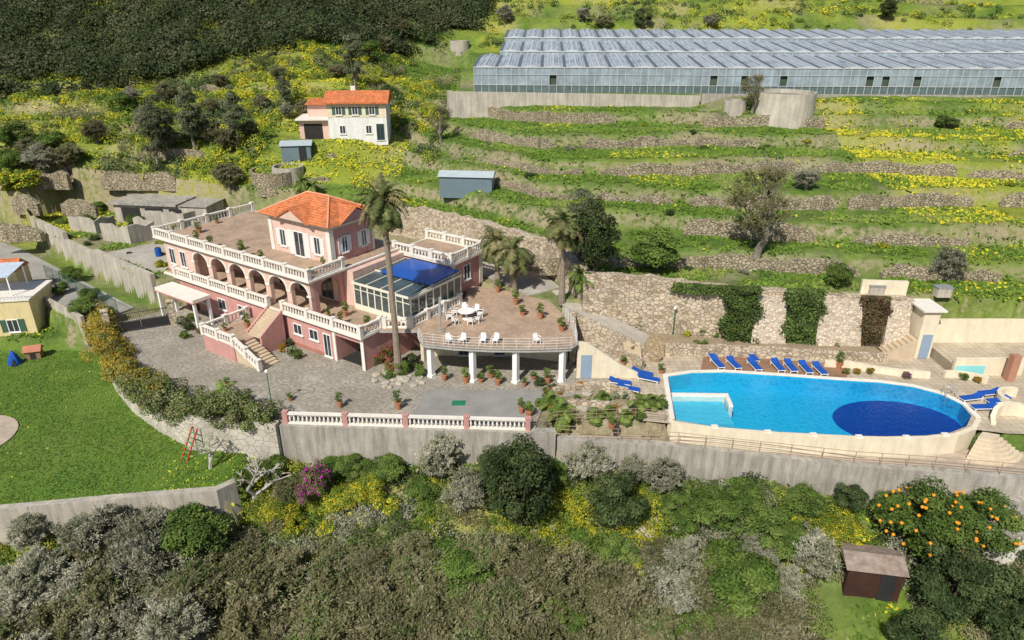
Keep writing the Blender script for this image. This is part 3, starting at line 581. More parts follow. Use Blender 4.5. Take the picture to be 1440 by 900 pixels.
# ------------------------------------------------------------ villa
V=thing('villa','large pink villa with arcades, white balustrades and orange tiled roof','villa',(-11.8,49.4,0),math.radians(-34))
ST={'n':0,'rest':MB()}
part(V,'lower_wall',MB().box(-25.5,-3.2,0,11,0,2.92).box(-.35,0,.0,8,0,2.92).box(-3.2,-.35,.0,.35,2.35,2.92).box(-3.2,-.35,5.,5.3,0,2.92).box(0.003,.5,3.5,14.9,0,2.92),PINK)
part(V,'garage_floor',MB().box(-3.2,-.35,.4,5,.01,.03),DARK)
part(V,'balcony_slab',MB().box(-27.4,.2,-.4,4,2.92,3.1).box(-5,2.2,4.003,10.6,2.92,3.1),WHITE)
part(V,'balcony_floor',MB().box(-27.2,0,-.1,3.98,3.1,3.12),TILE)
part(V,'main_wall',MB().box(-27,-4.8,4,11,3.1,6.3).box(-27,-22.6,.32,4,3.12,6.3),LPINK)
def arches(n,Lt,ow,spring,Ht,th,m=None):
    mb=MB(); pw=Lt/n
    for i in range(n):
        a=i*pw; o0=a+(pw-ow)/2; o1=o0+ow
        mb.box(a,o0,0,th,0,Ht,m); mb.box(o1,a+pw,0,th,0,Ht,m); K=10; R=ow/2
        for k in range(K):
            t0=math.pi-math.pi*k/K; t1=math.pi-math.pi*(k+1)/K
            x0=o0+R+R*math.cos(t0); x1=o0+R+R*math.cos(t1); z0=spring+.85*R*math.sin(t0); z1=spring+.85*R*math.sin(t1)
            mb.ext([(x0,0,z0),(x1,0,z1),(x1,0,Ht),(x0,0,Ht)],(0,th,0),m)
    return mb
part(V,'arcade',arches(6,16.6,2.15,1.9,3.2,.38),LPINK,(-22.6,.3,3.1))
part(V,'arcade_end',arches(1,3.3,2.4,1.9,3.2,.38,Matrix.Rotation(math.pi/2,4,'Z')),PINK,(-6,.69,3.1))
for i in range(6):
    c=-22.6+16.6/6*(i+.5); R=1.12; mb=MB(); K=12
    vs=[];fs=[]
    for k in range(K+1):
        t=math.pi*k/K
        for yv in (.24,.296):
            for r in (R,R+.16): vs.append((c+r*math.cos(t),yv,5.0+.85*r*math.sin(t)))
    for k in range(K):
        a=4*k; b_=a+4; fs+=[(a,a+1,b_+1,b_),(a+2,b_+2,b_+3,a+3),(a+1,a+3,b_+3,b_+1),(a,b_,b_+2,a+2)]
    mb.add(vs,fs); part(V,'arch_moulding',mb,WHITE)
for i in range(7):
    c=-22.6+16.6/6*i; c=min(max(c,-22.4),-6.2); part(V,'capital',MB().box(c-.26,c+.26,.22,.297,4.85,5.0),WHITE); part(V,'column_base',MB().box(c-.26,c+.26,.22,.297,3.12,3.3),WHITE)
part(V,'cornice',MB().box(-27.7,-5.6,-.05,11.3,6.3,6.42).box(-27.85,-5.45,-.2,11.45,6.42,6.56),WHITE)
part(V,'roof_terrace_floor',MB().box(-27.6,-5.7,.05,11.2,6.56,6.585),TILE)
balustrade(V,[(-27.6,11.2,6.56),(-27.6,0,6.56),(-5.7,0,6.56),(-5.7,3.7,6.56)],ST,.33,2.8)
balustrade(V,[(-9.2,-.22,3.1),(0.02,-.22,3.1),(0.05,2.,3.1)],ST,.33,3.1)
balustrade(V,[(-25.,-.22,3.1),(-11.2,-.22,3.1)],ST,.33,2.8)
part(V,'upper_wall',MB().box(-14.8,-7,3.8,9,6.58,9.8),CREAM)
part(V,'side_wall',MB().box(-6.997,-6.96,4.3,8.7,6.6,9.6),PINK)
part(V,'front_panel',MB().box(-14.4,-7.45,3.76,3.797,6.6,9.6),LPINK)
part(V,'quoin',MB().box(-14.9,-14.45,3.72,3.797,6.6,9.6),WHITE); part(V,'quoin',MB().box(-7.4,-6.93,3.72,4.2,6.6,9.6),WHITE)
part(V,'eaves',MB().box(-15.1,-6.7,3.5,9.3,9.8,9.92).box(-15.3,-6.5,3.3,9.5,9.92,10.06),WHITE)
mb=MB(); a0,a1,b0,b1=-15.45,-6.35,3.15,9.65; zr=11.7; mb.add([(a0,b0,10.06),(a1,b0,10.06),(a1,b1,10.06),(a0,b1,10.06),(-12.3,6.4,zr),(-9.5,6.4,zr)],[(0,1,5,4),(1,2,5),(2,3,4,5),(3,0,4),(3,2,1,0)])
rf=part(V,'roof',mb,ORANGE)
part(V,'roof_ridge',MB().tube([(a0,b0,10.1),(-12.3,6.4,zr+.03),(-9.5,6.4,zr+.03),(a1,b0,10.1)],[.09]*4,6).cyl((a1,b1,10.1),(-9.5,6.4,zr+.03),.09,n=6).cyl((a0,b1,10.1),(-12.3,6.4,zr+.03),.09,n=6),mat('ridge_tile',(.7,.32,.18),.85,.25))
mb=MB(); mb.ext([(-12.9,3.12,10.06),(-8.9,3.12,10.06),(-10.9,3.12,11.1)],(0,1.6,0)); part(V,'pediment',mb,LPINK)
mb=MB(); mb.add([(-13.15,3.0,10.0),(-10.9,3.0,11.2),(-8.65,3.0,10.0),(-13.15,4.2,10.06),(-10.9,5.3,11.2),(-8.65,4.2,10.06)],[(0,1,4,3),(1,2,5,4)]); mb.ext([(-13.15,2.98,9.98),(-10.9,2.98,11.18),(-8.65,2.98,9.98),(-8.9,2.98,9.98),(-10.9,2.98,11.02),(-12.9,2.98,9.98)],(0,.1,0)); part(V,'pediment_roof',mb,ORANGE)
mb=MB(); mb.ext([(-6.38,4.6,10.06),(-6.38,8.4,10.06),(-6.38,6.5,11.1)],(-1.6,0,0)); part(V,'pediment',mb,PINK)
mb=MB(); mb.add([(-6.25,4.35,10.0),(-6.25,6.5,11.2),(-6.25,8.65,10.0),(-7.4,4.35,10.1),(-8.7,6.5,11.2),(-7.4,8.65,10.1)],[(0,1,4,3),(1,2,5,4)]); part(V,'pediment_roof',mb,ORANGE)
def rframe(w_,h,t=.07,d=.06): return MB().box(0,t,-d,0,0,h).box(w_-t,w_,-d,0,0,h).box(t,w_-t,-d,0,0,t).box(t,w_-t,-d,0,h-t,h).box(w_/2-.025,w_/2+.025,-d*.8,0,t,h-t)
def window(par,u,v,z,w_,h,rz=0.,sh=None,name='window',fm=WPLA,open_=True):
    e=sub(par,name,(u,v,z),rz)
    part(e,'frame',rframe(w_,h),fm); part(e,'pane',MB().box(.07,w_-.07,-.02,-.004,.07,h-.07),WINGL); part(e,'sill',MB().box(-.08,w_+.08,-.12,0,-.08,-.003),WHITE)
    if sh:
        mb=MB(); sw=w_/2
        for i in range(int(h/.14)): mb.box(.04,sw-.04,-.05,-.01,.06+i*.14,.06+i*.14+.1)
        mb.box(0,.04,-.06,-.005,0,h).box(sw-.04,sw,-.06,-.005,0,h); me=mb.mesh('shutter'); me.materials.append(sh)
        part(e,'shutter',me,None,(-sw-.03,0,0)); part(e,'shutter',me,None,(w_+.03,0,0))
    return e
RR=math.pi/2
window(V,-13.5,3.757,7.2,.8,1.6,sh=WPLA); window(V,-11.6,3.757,6.6,1.3,2.3,sh=WPLA,name='french_window'); window(V,-9.0,3.757,7.2,.8,1.6,sh=WPLA)
window(V,-6.957,5.0,7.3,.7,1.5,RR,WPLA); window(V,-6.957,7.3,7.3,.7,1.5,RR,WPLA)
for u in (-20.5,-17.6,-14.8,-12,-9): window(V,u,3.997,3.15,1.5,2.3,name='french_window',fm=WOOD)
for u in (-26.3,-24.5): window(V,u,.317,4.,.95,1.6,sh=None)
for u in (-8.4,-6.4): window(V,u,-.003,1.2,1.1,1.0)
window(V,-4.7,-.003,.1,.9,2.1,name='door'); window(V,-16,-.003,1.,1.2,1.1); window(V,-19,-.003,1.,1.2,1.1); window(V,-22,-.003,1.,1.2,1.1)
part(V,'pilaster',MB().box(-3.5,-3.22,-.06,-.003,0,2.9),WHITE); part(V,'pilaster',MB().box(-.3,.03,-.06,-.003,0,2.9),WHITE)
part(V,'base_band',MB().box(-9.,-4.75,-.05,-.003,0.02,.35),mat('red_band',(.4,.17,.13)))
mb=MB(); part(V,'stair_landing',MB().box(-14.2,-10.0,-4.9,-.42,0,1.5),PINK); part(V,'landing_floor',MB().box(-14.1,-10.0,-4.8,-.45,1.5,1.52),TILE)
for i in range(9): mb.box(-10+.33*i,-10+.33*(i+1),-4.8,-2.9,0,1.5-1.5*(i+1)/10)
part(V,'steps',mb,mat('stair_stone',(.54,.43,.3),.85,.2)); mb=MB()
for i in range(10): mb.box(-10.9,-9.3,-2.85+.245*i,-2.85+.245*(i+1),1.521,1.52+.158*(i+1)-.02)
part(V,'steps',mb,mat('stair_stone',(.54,.43,.3),.85,.2))
part(V,'stair_wall',MB().strip([(-9.2,-2.85),(-9.2,-.42)],.2,0,[1.75,3.3]),PINK); part(V,'stair_wall',MB().strip([(-11.,-2.85),(-11.,-.42)],.2,1.5,[1.75,3.3]),PINK)
balustrade(V,[(-14.1,-.5,1.5),(-14.1,-4.85,1.5),(-10.,-4.85,1.5),(-7.,-4.85,.1)],ST,.33,2.2)
S=sub(V,'sunroom')
su0,su1,sv0,sv1=-4.6,1.9,3.7,10.3
mb=MB().box(su0,su1,sv0,sv0+.12,3.1,3.6).box(su1-.12,su1,sv0+.12,sv1,3.1,3.6)
for i in range(9): u=su0+(su1-su0-.12)*i/8; mb.box(u,u+.12,sv0,sv0+.1,3.6,5.4)
for i in range(1,8): v=sv0+(sv1-sv0-.1)*i/7; mb.box(su1-.1,su1,v,v+.12,3.6,5.4)
mb.box(su0-.1,su1+.1,sv0-.08,sv0+.14,5.4,5.6).box(su1-.12,su1+.1,sv0+.14,sv1,5.4,5.6).box(su0,su1-.13,sv0+.02,sv0+.08,4.9,4.96)
for i in range(5):
    u=su0+(su1-su0-.08)*i/4; mb.ext([(u,sv0,5.6),(u,sv1,5.8),(u,sv1,5.86),(u,sv0,5.66)],(.08,0,0))
mb.box(su0,su1,6.4,6.5,5.71,5.84)
part(S,'frame',mb,mat('cream_frame',(.72,.68,.55),.5,.08))
SG=glass('sunroom_glass',(.06,.08,.08),.05); part(S,'glazing',MB().box(su0+.02,su1-.05,sv0+.05,sv0+.06,3.6,5.4).box(su1-.06,su1-.05,sv0+.06,sv1,3.6,5.4),SG)
part(S,'glass_roof',MB().add([(su0,sv0,5.6),(su1,sv0,5.6),(su1,sv1,5.8),(su0,sv1,5.8)],[(0,1,2,3)]),glass('roof_glass',(.06,.085,.09),.25,.5))
part(S,'blue_cover',MB().ext([(su0+.9,6.1,5.87),(su1+.05,6.1,5.87),(su1+.05,sv1-.2,5.96),(su0+.9,sv1-.2,5.96)],(0,0,.05)),mat('blue_roof_sheet',(.01,.085,.38),.3,.15,.8,bump=0))
part(V,'wing_wall',MB().box(-6,.6,10.6,15.2,2.92,6.0),PINK); part(V,'wing_cornice',MB().box(-6.2,.85,10.4,15.4,6.0,6.2),WHITE); part(V,'wing_floor',MB().box(-6,.7,10.6,15.2,6.2,6.22),TILE)
part(V,'quoin',MB().box(.603,.65,10.6,11.1,3.1,5.99),WHITE); part(V,'quoin',MB().box(.603,.65,14.7,15.2,3.1,5.99),WHITE)
window(V,.603,12.3,4.0,1.,1.5,RR)
balustrade(V,[(-6,10.5,6.2),(.7,10.5,6.2),(.7,15.2,6.2),(-6,15.2,6.2)],ST,.33,2.6)
balustrade(V,[(.3,.6+1.6,3.1),(2.05,3.3,3.1),(2.3,9.5,3.1)],ST,.33,2.4)
def toV(p): 
    dx=p[0]+11.8; dy=p[1]-49.4; c,s_=math.cos(math.radians(34)),math.sin(math.radians(34)); return (dx*c-dy*s_, dx*s_+dy*c)
rt=[(-7.6,50.6),(-7.3,49.),(-6.9,48.),(-4.4,47.4),(-1.6,47.1),(1.3,47.05),(3.4,47.15),(4.5,47.3),(5.,47.9),(5.,49.6),(4.8,51.4),(4.3,53.8),(3.4,56.6),(-1,59.6),(-5,60.8)]
rtv=[toV(p) for p in rt]
full=rtv+[(1.2,12),(2.25,10),(2.25,3.5),(.3,2.),(.25,1.6)]
part(V,'terrace_slab',MB().slab(full,2.84,3.04),mat('grey_slab',(.42,.4,.36),.85,.2,streak=.4)); part(V,'terrace_paving',MB().slab(full,3.04,3.09),TILE)
part(V,'terrace_edge',MB().strip(rtv[0:11],.18,3.093,3.13),mat('grey_slab',(.42,.4,.36)))
for p in [(-6.4,48.5),(-3.05,47.7),(0.3,47.5),(3.9,47.6)]:
    q_=toV(p); part(V,'column',MB().box(-.2,.2,-.2,.2,0,2.84).box(-.26,.26,-.26,.26,0,.2),WPLA,(q_[0],q_[1],0))
part(V,'undercroft_wall',MB().strip([toV(p) for p in [(-7.4,51),(-6.6,52.3),(0,52.2),(4.6,51)]],.3,0,2.84),CREAM)
for x in (-4.5,-1.5,1.8): 
    q_=toV((x,52.03)); window(V,q_[0],q_[1],.1,.9,2.,math.radians(34),name='door',fm=DOORB)
if ST['rest'].v:
    o=part(V,'balusters',ST['rest'],WHITE); o['kind']='stuff'
railing('thin cream railing around the curved terrace',[(x*1.0,y,3.12) for x,y in rt[1:12]],.9,.9,WPLA,rails=4,r=.012)
cw=thing('garden_wall','cream sloping wall with a blue-grey door beside the terrace','wall',(5.1,48.2,0)); mb=MB().ext([(0,0,0),(4.9,0,0),(4.9,0,.4),(3.4,0,1.2),(.9,0,3.0),(0,0,3.15)],(0,.3,0)); part(cw,'wall',mb,CREAM); part(cw,'door',MB().box(.3,1.15,-.05,-.003,0.05,2.05),DOORB)
e=thing('entrance_canopy','white flat canopy on posts beside the villa entrance','canopy',(-30.5,59.5,0),math.radians(-34)); part(e,'roof',MB().box(-3,3,-.9,.9,2.7,2.95),WHITE); part(e,'fascia',MB().box(-3.06,3.06,-.96,.96,2.6,2.697),PINK)
for a,b_ in ((-2.8,-.7),(2.8,-.7),(-2.8,.7),(2.8,.7)): part(e,'post',MB().box(a-.12,a+.12,b_-.12,b_+.12,0,2.6),WPLA)
g0,g1=Vector((*P(160,470,0),0)),Vector((*P(240,457,0),0)); gd=(g1-g0); ga=math.atan2(gd.y,gd.x); gl_=gd.length
e=thing('entrance_gate','black wrought iron double gate closing the driveway','gate',tuple(g0),ga)
for x_ in (-.3,gl_+.3): part(e,'gate_pillar',MB().box(x_-.25,x_+.25,-.25,.25,0,2.3).box(x_-.32,x_+.32,-.32,.32,2.3,2.42),STONE)
for k in range(2):
    mb=MB(); a=gl_/2*k+.03; b_=gl_/2*(k+1)-.03
    for zz in (.15,1.,1.75): mb.cyl((a,0,zz),(b_,0,zz),.03,n=5)
    n_=int((b_-a)/.13)
    for j in range(n_+1): xx=a+(b_-a)*j/n_; mb.cyl((xx,0,.1),(xx,0,1.8+.25*math.sin(math.pi*(j/n_*.5+(.5 if k else 0)))),.016,n=4)
    mb.box(a,b_,-.01,.01,.15,.95); part(e,'gate_leaf',mb,BLACK)
# ------------------------------------------------------------ furniture
def lounger():
    e=thing('sun_lounger','blue cushioned sun lounger with white frame','sun lounger',(0,0,-500)); 
    fr_=MB().box(-.33,-.28,-.95,.95,.22,.28).box(.28,.33,-.95,.95,.22,.28).box(-.28,.28,-.95,-.9,.22,.28)
    part(e,'frame',fr_,WPLA); cu=MB().box(-.3,.3,-.95,.35,.282,.36); cu.add([(-.3,.35,.282),(.3,.35,.282),(.3,.95,.5),(-.3,.95,.5),(-.3,.33,.36),(.3,.33,.36),(.3,.93,.58),(-.3,.93,.58)],[(0,1,2,3),(4,5,6,7),(0,1,5,4),(1,2,6,5),(2,3,7,6),(3,0,4,7)]); part(e,'cushion',cu,BLUE)
    lm=MB().box(-.03,.03,-.03,.03,0,.22).mesh('leg'); lm.materials.append(WPLA)
    for a,b_ in ((-.3,-.85),(.3,-.85),(-.3,.8),(.3,.8)): part(e,'leg',lm,None,(a,b_,0))
    return e
LG=lounger()
def putl(px,py,rz,label='blue cushioned sun lounger on the pool deck',z=.03):
    x,y=P(px,py,z+.3); d=dup(LG,(x,y,z),math.radians(rz+random.uniform(-4,4)),.9); d['label']=label; d['group']='blue sun loungers by the pool'
for px,py,rz in [(1000,497,8),(1009,509,10),(1032,510,8),(1058,500,4),(1061,512,4),(1094,513,4),(1112,514,4),(1133,516,5),(1153,518,2)]: putl(px,py,rz,'blue sun lounger on wooden decking below the stone wall')
for px,py,rz in [(872,536,70),(884,545,70),(903,523,65),(912,531,65)]: putl(px,py,rz,'blue sun lounger beside the planted garden')
for px,py,rz in [(1366,558,-80),(1392,551,-80),(1384,571,-85),(1404,562,-80)]: putl(px,py,rz,'blue sun lounger at the rounded end of the pool')
wd=[P(985,522,0),P(1190,533,0),P(1195,514,0),P(990,498,0)]
solo('wooden_deck',MB().slab(wd,.021,.029),tiles('deck_boards',(.36,.2,.12),(.44,.26,.16),(.15,.09,.05),4,.14,.8,.5),'brown wooden decking under the sun loungers','decking',kind='structure')
def chair():
    e=thing('patio_chair','white plastic armchair on the round terrace','chair',(0,0,-500))
    part(e,'seat',MB().box(-.25,.25,-.25,.25,.4,.45),WPLA); part(e,'backrest',MB().ext([(-.25,.22,.45),(.25,.22,.45),(.2,.32,.88),(-.2,.32,.88)],(0,.03,0)),WPLA)
    for a in (-.31,.26): part(e,'armrest',MB().box(a,a+.05,-.22,.24,.62,.66),WPLA)
    lm=MB().box(-.025,.025,-.025,.025,0,.4).mesh('leg'); lm.materials.append(WPLA)
    for a,b_ in ((-.22,-.22),(.22,-.22),(-.22,.22),(.22,.22)): part(e,'leg',lm,None,(a,b_,0))
    return e
CHR=chair(); tx,ty=P(656,448,3.1)
e=thing('patio_table','round white patio table on the tiled terrace','table',(tx,ty,3.09)); part(e,'table_top',MB().lathe([(.7,.70),(.72,.72),(.7,.75)],20),WPLA); part(e,'pedestal',MB().lathe([(.35,0),(.3,.05),(.07,.12),(.07,.7)],10),WPLA)
for k in range(8):
    a=2*math.pi*k/8+.2+random.uniform(-.1,.1); rr=random.uniform(1.1,1.5); d=dup(CHR,(tx+rr*math.cos(a),ty+rr*math.sin(a),3.09),a-math.pi/2+random.uniform(-.4,.4),.9); d['group']='white patio chairs'; d['label']='white plastic armchair around the round table'
for px in (632,650,679,697,755):
    x,y=P(px,478,3.4); d=dup(CHR,(x,y,3.09),math.radians(random.uniform(-35,35)),.9); d['group']='white patio chairs'; d['label']='white plastic armchair near the terrace railing'
x,y=P(620,466,3.1); e=thing('parasol','folded grey parasol standing on the terrace','parasol',(x,y,3.09)); part(e,'pole',MB().cyl((0,0,0),(0,0,3.),.035),STEEL); part(e,'canopy',MB().lathe([(.16,1.3),(.13,2.),(.05,3.)],8),mat('grey_fabric',(.3,.32,.35))); part(e,'base',MB().lathe([(.3,0),(.3,.08),(.05,.12)],10),CONC)
for px,py,z in ((383,574,0),(945,478,.1)):
    x,y=P(px,py,z)
    e=thing('street_lamp','green post lamp with a glass globe beside the drive','lamp',(x,y,z)); part(e,'post',MB().lathe([(.12,0),(.07,.3),(.045,.5),(.035,2.9)],8),mat('green_iron',(.03,.16,.08))); part(e,'lamp_globe',MB().lathe([(.05,2.9),(.12,2.98),(.13,3.06),(.09,3.16),(.03,3.2)],10),WPLA)
PT=thing('potted_plant','leafy green plant in a terracotta pot','potted plant',(0,0,-500)); part(PT,'pot',MB().lathe([(.16,0),(.24,.35),(.28,.4),(.26,.42),(.2,.4)],12),TERRA)
me,_=crown('foliage',R=.4,Hh=.45,ncl=10,nl=420,ls=.12,pal=PAL['green'],zc=.75,cr=(.3,.5)); part(PT,'foliage',me,None)
def pot(x,y,z,s=1.,w_='on the driveway'):
    d=dup(PT,(x,y,z),random.uniform(0,6),(s,s,s*random.uniform(.7,1.4))); d['label']='leafy green plant in a terracotta pot '+w_; d['group']='potted plants'
for px,py in [(408,560),(478,570),(560,572),(733,578),(655,535),(676,535),(348,560),(320,540),(322,470),(296,470),(737,540),(744,582),(860,600),(856,520),(890,500),(898,470),(625,532),(700,538),(750,530),(770,536),(690,528),(835,505),(876,512),(930,522),(1180,515)]:
    x,y=P(px,py,.2); pot(x,y,.02,random.uniform(.7,1.15))
VM=Matrix.Translation((-11.8,49.4,0))@Matrix.Rotation(math.radians(-34),4,'Z')
for u,v,z in [(-20,.8,6.58),(-12.5,.7,6.58),(-7,2.8,6.58),(-6.6,1.2,6.58),(-15,.6,6.58),(-25,3,6.58),(-5,1,3.12),(-1,1.5,3.12),(-3,.5,3.12),(-12,-2,1.52),(-13,-3.5,1.52),(-4,2,3.12),(-26.5,6,6.58),(-17,2,6.58),(-22,.8,6.58)]:
    q_=VM@Vector((u,v,z)); pot(q_.x,q_.y,q_.z,random.uniform(.7,1.2),'on the villa terrace')
for px,py in [(725,425),(735,440),(760,445),(790,462),(700,408)]:
    x,y=P(px,py,3.3); pot(x,y,3.1,random.uniform(.8,1.2),'on the villa terrace')
# ------------------------------------------------------------ hillside buildings
x,y,z=site(505,198); e=thing('white_house','old two-storey white house with orange tiled roof','house',(x,y,z),math.radians(4)); HW=3.8
WW=mat('old_whitewash',(.76,.75,.72),.85,.15,streak=.3)
part(e,'wall',MB().box(-HW,HW,0,5.5,-.6,5.0),WW); part(e,'upper_band',MB().box(-HW-.02,HW+.02,-.03,-.003,3.0,4.98),CREAM)
mb=MB(); mb.add([(-HW-.4,-.6,4.9),(HW+.4,-.6,4.9),(HW+.4,2.7,6.1),(-HW-.4,2.7,6.1),(HW+.4,6.,4.9),(-HW-.4,6.,4.9),(-HW-.4,-.6,4.75),(HW+.4,-.6,4.75),(HW+.4,6.,4.75),(-HW-.4,6.,4.75)],[(0,1,2,3),(3,2,4,5),(6,7,1,0),(7,8,4,2,1),(8,9,5,4),(9,6,0,3,5),(6,9,8,7)]); part(e,'roof',mb,ORANGE)
for u in (-2.7,-.6,1.6): window(e,u,-.035,3.3,.8,1.1,sh=GREENM)
for u in (-2.4,1.): window(e,u,-.003,.9,.8,1.1)
window(e,2.4,-.003,0.05,1.,2.1,name='door',fm=GREENM)
part(e,'annex',MB().box(-HW-4,-HW-.003,1,6,-.6,2.6),LPINK); part(e,'annex_roof',MB().box(-HW-4.3,-HW-.01,.3,6.2,2.603,2.8),WHITE); part(e,'annex_opening',MB().box(-HW-3.4,-HW-1.,.96,.997,.1,2.1),DARK)
part(e,'upper_annex',MB().box(-HW-3,-HW-.005,2.5,6,2.81,4.35),LPINK); part(e,'upper_annex_roof',MB().ext([(-HW-3.2,2.,4.36),(-HW-3.2,6.2,4.36),(-HW-3.2,6.2,4.8),(-HW-3.2,2.,4.46)],(3.19,0,0)),ORANGE)
part(e,'chimney',MB().box(-1,-.4,3.2,3.8,5.6,6.6),WHITE)
def hut(name,label,px,py,w_,d_,h,m,rm,rz=0.,door=True):
    x,y,z=site(px,py); e=thing(name,label,'shed',(x,y,z),math.radians(rz)); part(e,'wall',MB().box(-w_/2,w_/2,0,d_,-.4,h),m)
    part(e,'roof',MB().ext([(-w_/2-.2,-.2,h),(-w_/2-.2,d_+.2,h),(-w_/2-.2,d_/2,h+.45)],(w_+.4,0,0)),rm)
    if door: part(e,'door',MB().box(w_*.1,w_*.1+.9,-.04,-.003,0,min(2,h-.1)),BLACK if m is not BLACK else WOOD)
    return e
corr=tiles('corrugated_blue_grey',(.29,.37,.41),(.32,.4,.45),(.16,.22,.25),.18,8,.5,0,.2,.03)
hut('metal_shed','blue-grey corrugated metal shed on a grass terrace',655,277,5.9,2.6,2.0,corr,mat('pale_metal_roof',(.42,.48,.5),.5,.15),-6,door=False)
hut('metal_shed','small grey-blue metal shed near the white house',418,228,3.6,3,2.,corr,mat('pale_metal_roof2',(.4,.45,.47),.5,.15),10)
hut('wooden_shed','rusty brown corrugated shed with a battered roof',1222,846,3.2,2.2,2.2,tiles('rusty_metal',(.24,.085,.05),(.16,.06,.04),(.07,.03,.02),.16,6,.8,0,.5,.04),mat('old_sheet',(.3,.235,.19),.8,.5,2),-10)
def tank(label,px,py,r,h,m):
    x,y,z=site(px,py); e=thing('water_tank',label,'water tank',(x,y+r,z)); part(e,'wall',MB().lathe([(r,-1),(r,h),(r-.25,h),(r-.25,h-.6)],36),m,sm=False); part(e,'water',MB().lathe([(r-.26,h-.7),(r-.26,h-.5)],30),mat('tank_water',(.1,.12,.1),.2)); return e
tank('large round concrete water tank on a terrace',1112,183,3.9,4.3,mat('tank_concrete',(.54,.49,.4),.9,.3,.5,6,.3,streak=.5)); tank('small round concrete water tank',1036,168,1.5,2,CONCL); tank('round concrete cistern above the villa',401,262,1.9,2.,CONCL); tank('round stone cistern behind the villa',383,292,3.,1.8,STONE2); tank('round concrete cistern on the upper hillside',646,92,1.9,2.,CONCL)
x,y,z=site(232,322); e=thing('unfinished_building','low unfinished concrete building with dark openings','building',(x-1,y+1,z),math.radians(-8))
part(e,'wall',MB().box(-6,6,.5,5,-.5,2.4),CONCL)
for a,b_ in ((-5,-2.6),(-1.9,.4),(1.2,2.8)): part(e,'opening',MB().box(a,b_,.44,.497,.3,2.),DARK)
part(e,'roof_slab',MB().box(-6.3,2.4,.1,5.3,2.4,2.62).box(2.6,6.2,.3,5.2,2.403,2.5),CONC); part(e,'side_wall',MB().box(5.,9,-1.4,-1.1,-.5,1.2),CONCL)
for k,(pts,hh) in enumerate([([(-36,71),(-33.4,70.1),(-33,71.6)],.9),([(-33.5,75.5),(-30.9,74.6)],.7),([(-39,75),(-36.4,74.1),(-36,75.6)],.8),([(-46,75),(-42,73.2),(-40.5,75.6),(-43.5,77.4)],1.9),([(-52,79),(-48,77.2),(-47,79.5)],1.6),([(-44,80.5),(-38.5,79.),(-37.5,81)],1.8),([(-31,79.5),(-26.5,78.4)],1.4)]):
    p_,t_=jag(pts,[3.+hh]*len(pts),.8,.35*hh*.5,30+k); solo('ruined_wall',MB().strip(p_,.25,2.9,t_),CONCL,'broken roofless pale wall left standing in the yard','wall','ruined walls in the yard')
e=thing('water_barrel','blue plastic barrel standing in the yard','barrel',(-37.,69.,3.12)); part(e,'drum',MB().lathe([(.28,0),(.32,.1),(.32,.8),(.28,.9)],12),BLUE); part(e,'lid',MB().lathe([(.2,.903),(.2,.93)],12),BLACK)
railing('green mesh fence along the lane',[(-37.2,60.,.45),(-44,65.2,.45),(-50,69.8,.45)],1.4,2.,GREENM,bars=True)
x,y=P(58,482,-2.5); e=thing('yellow_house','cream yellow house with a flat roof terrace and white railing','house',(x,y,-2.6),math.radians(10)); YW=mat('yellow_plaster',(.7,.58,.31),.8,.14,streak=.25)
part(e,'wall',MB().box(-12,0,0,5,0,4.5),YW); part(e,'roof_edge',MB().box(-12.1,.12,-.12,5.1,4.5,4.65),WHITE); window(e,-2.4,-.003,1.4,1.,1.3,sh=GREENM)
part(e,'awning',MB().ext([(-6.2,1,6.5),(-1.6,1,6.5),(-1.6,4.5,6.8),(-6.2,4.5,6.8)],(0,0,.08)),mat('blue_white_awning',(.5,.57,.66),.7,.3))
for a,b_ in ((-6,1.1),(-1.8,1.1),(-1.8,4.3)): part(e,'awning_post',MB().box(a-.05,a+.05,b_-.05,b_+.05,4.65,6.5),WPLA)
mb=MB().box(-12,.0,-.05,0,5.5,5.58)
for i in range(40): mb.box(-12+.3*i,-12+.3*i+.05,-.04,-.01,4.65,5.5)
part(e,'railing',mb,WPLA); part(e,'tiled_roof',MB().ext([(-12,5.2,5.6),(-12,8.2,5.6),(-12,6.7,6.6)],(9.,0,0)),ORANGE); part(e,'rear_wall',MB().box(-12,-3.1,5.3,8,0,5.6),YW)
# ------------------------------------------------------------ greenhouse
G=thing('greenhouse','very long multi-span glass greenhouse on a terraced hillside','greenhouse',(-5.4,103.6,16),math.radians(-2.86))
gm2,nt,b=nodes('greenhouse_roof_glass'); tc=N(nt,'ShaderNodeTexCoord'); vv=N(nt,'ShaderNodeTexNoise',i_Scale=.2,i_Detail=6.,i_Roughness=.7); nt.links.new(tc.outputs['Object'],vv.inputs[0]); br=N(nt,'ShaderNodeTexBrick'); br.inputs['Scale'].default_value=1; br.inputs['Brick Width'].default_value=.8; br.inputs['Row Height'].default_value=3.; br.inputs['Mortar Size'].default_value=.05
br.inputs['Color1'].default_value=(.17,.21,.26,1); br.inputs['Color2'].default_value=(.3,.35,.4,1); br.inputs['Mortar'].default_value=(.5,.52,.54,1); nt.links.new(tc.outputs['Object'],br.inputs[0])
nt.links.new(mix(nt,ramp(nt,vv.outputs[0],[(.4,0.),(.65,.55)]),br.outputs[0],(.4,.43,.46)),b.inputs['Base Color']); b.inputs['Roughness'].default_value=.4; b.inputs['Specular IOR Level'].default_value=.35
FM=mat('galvanised_frame',(.5,.52,.52),.5,.15); GUT=mat('gutter_grey',(.11,.13,.15),.6,.2)
gw=mat('greenhouse_wall',(.3,.37,.41),.3,.5,.45,2.,0,spec=.5,streak=.5)
LG_=118; bay=3.2; tiers=[(0,12.,0,3.4,0,LG_),(12.,24.,1.7,4.9,3,LG_),(24,36,3.3,6.5,3,LG_)]
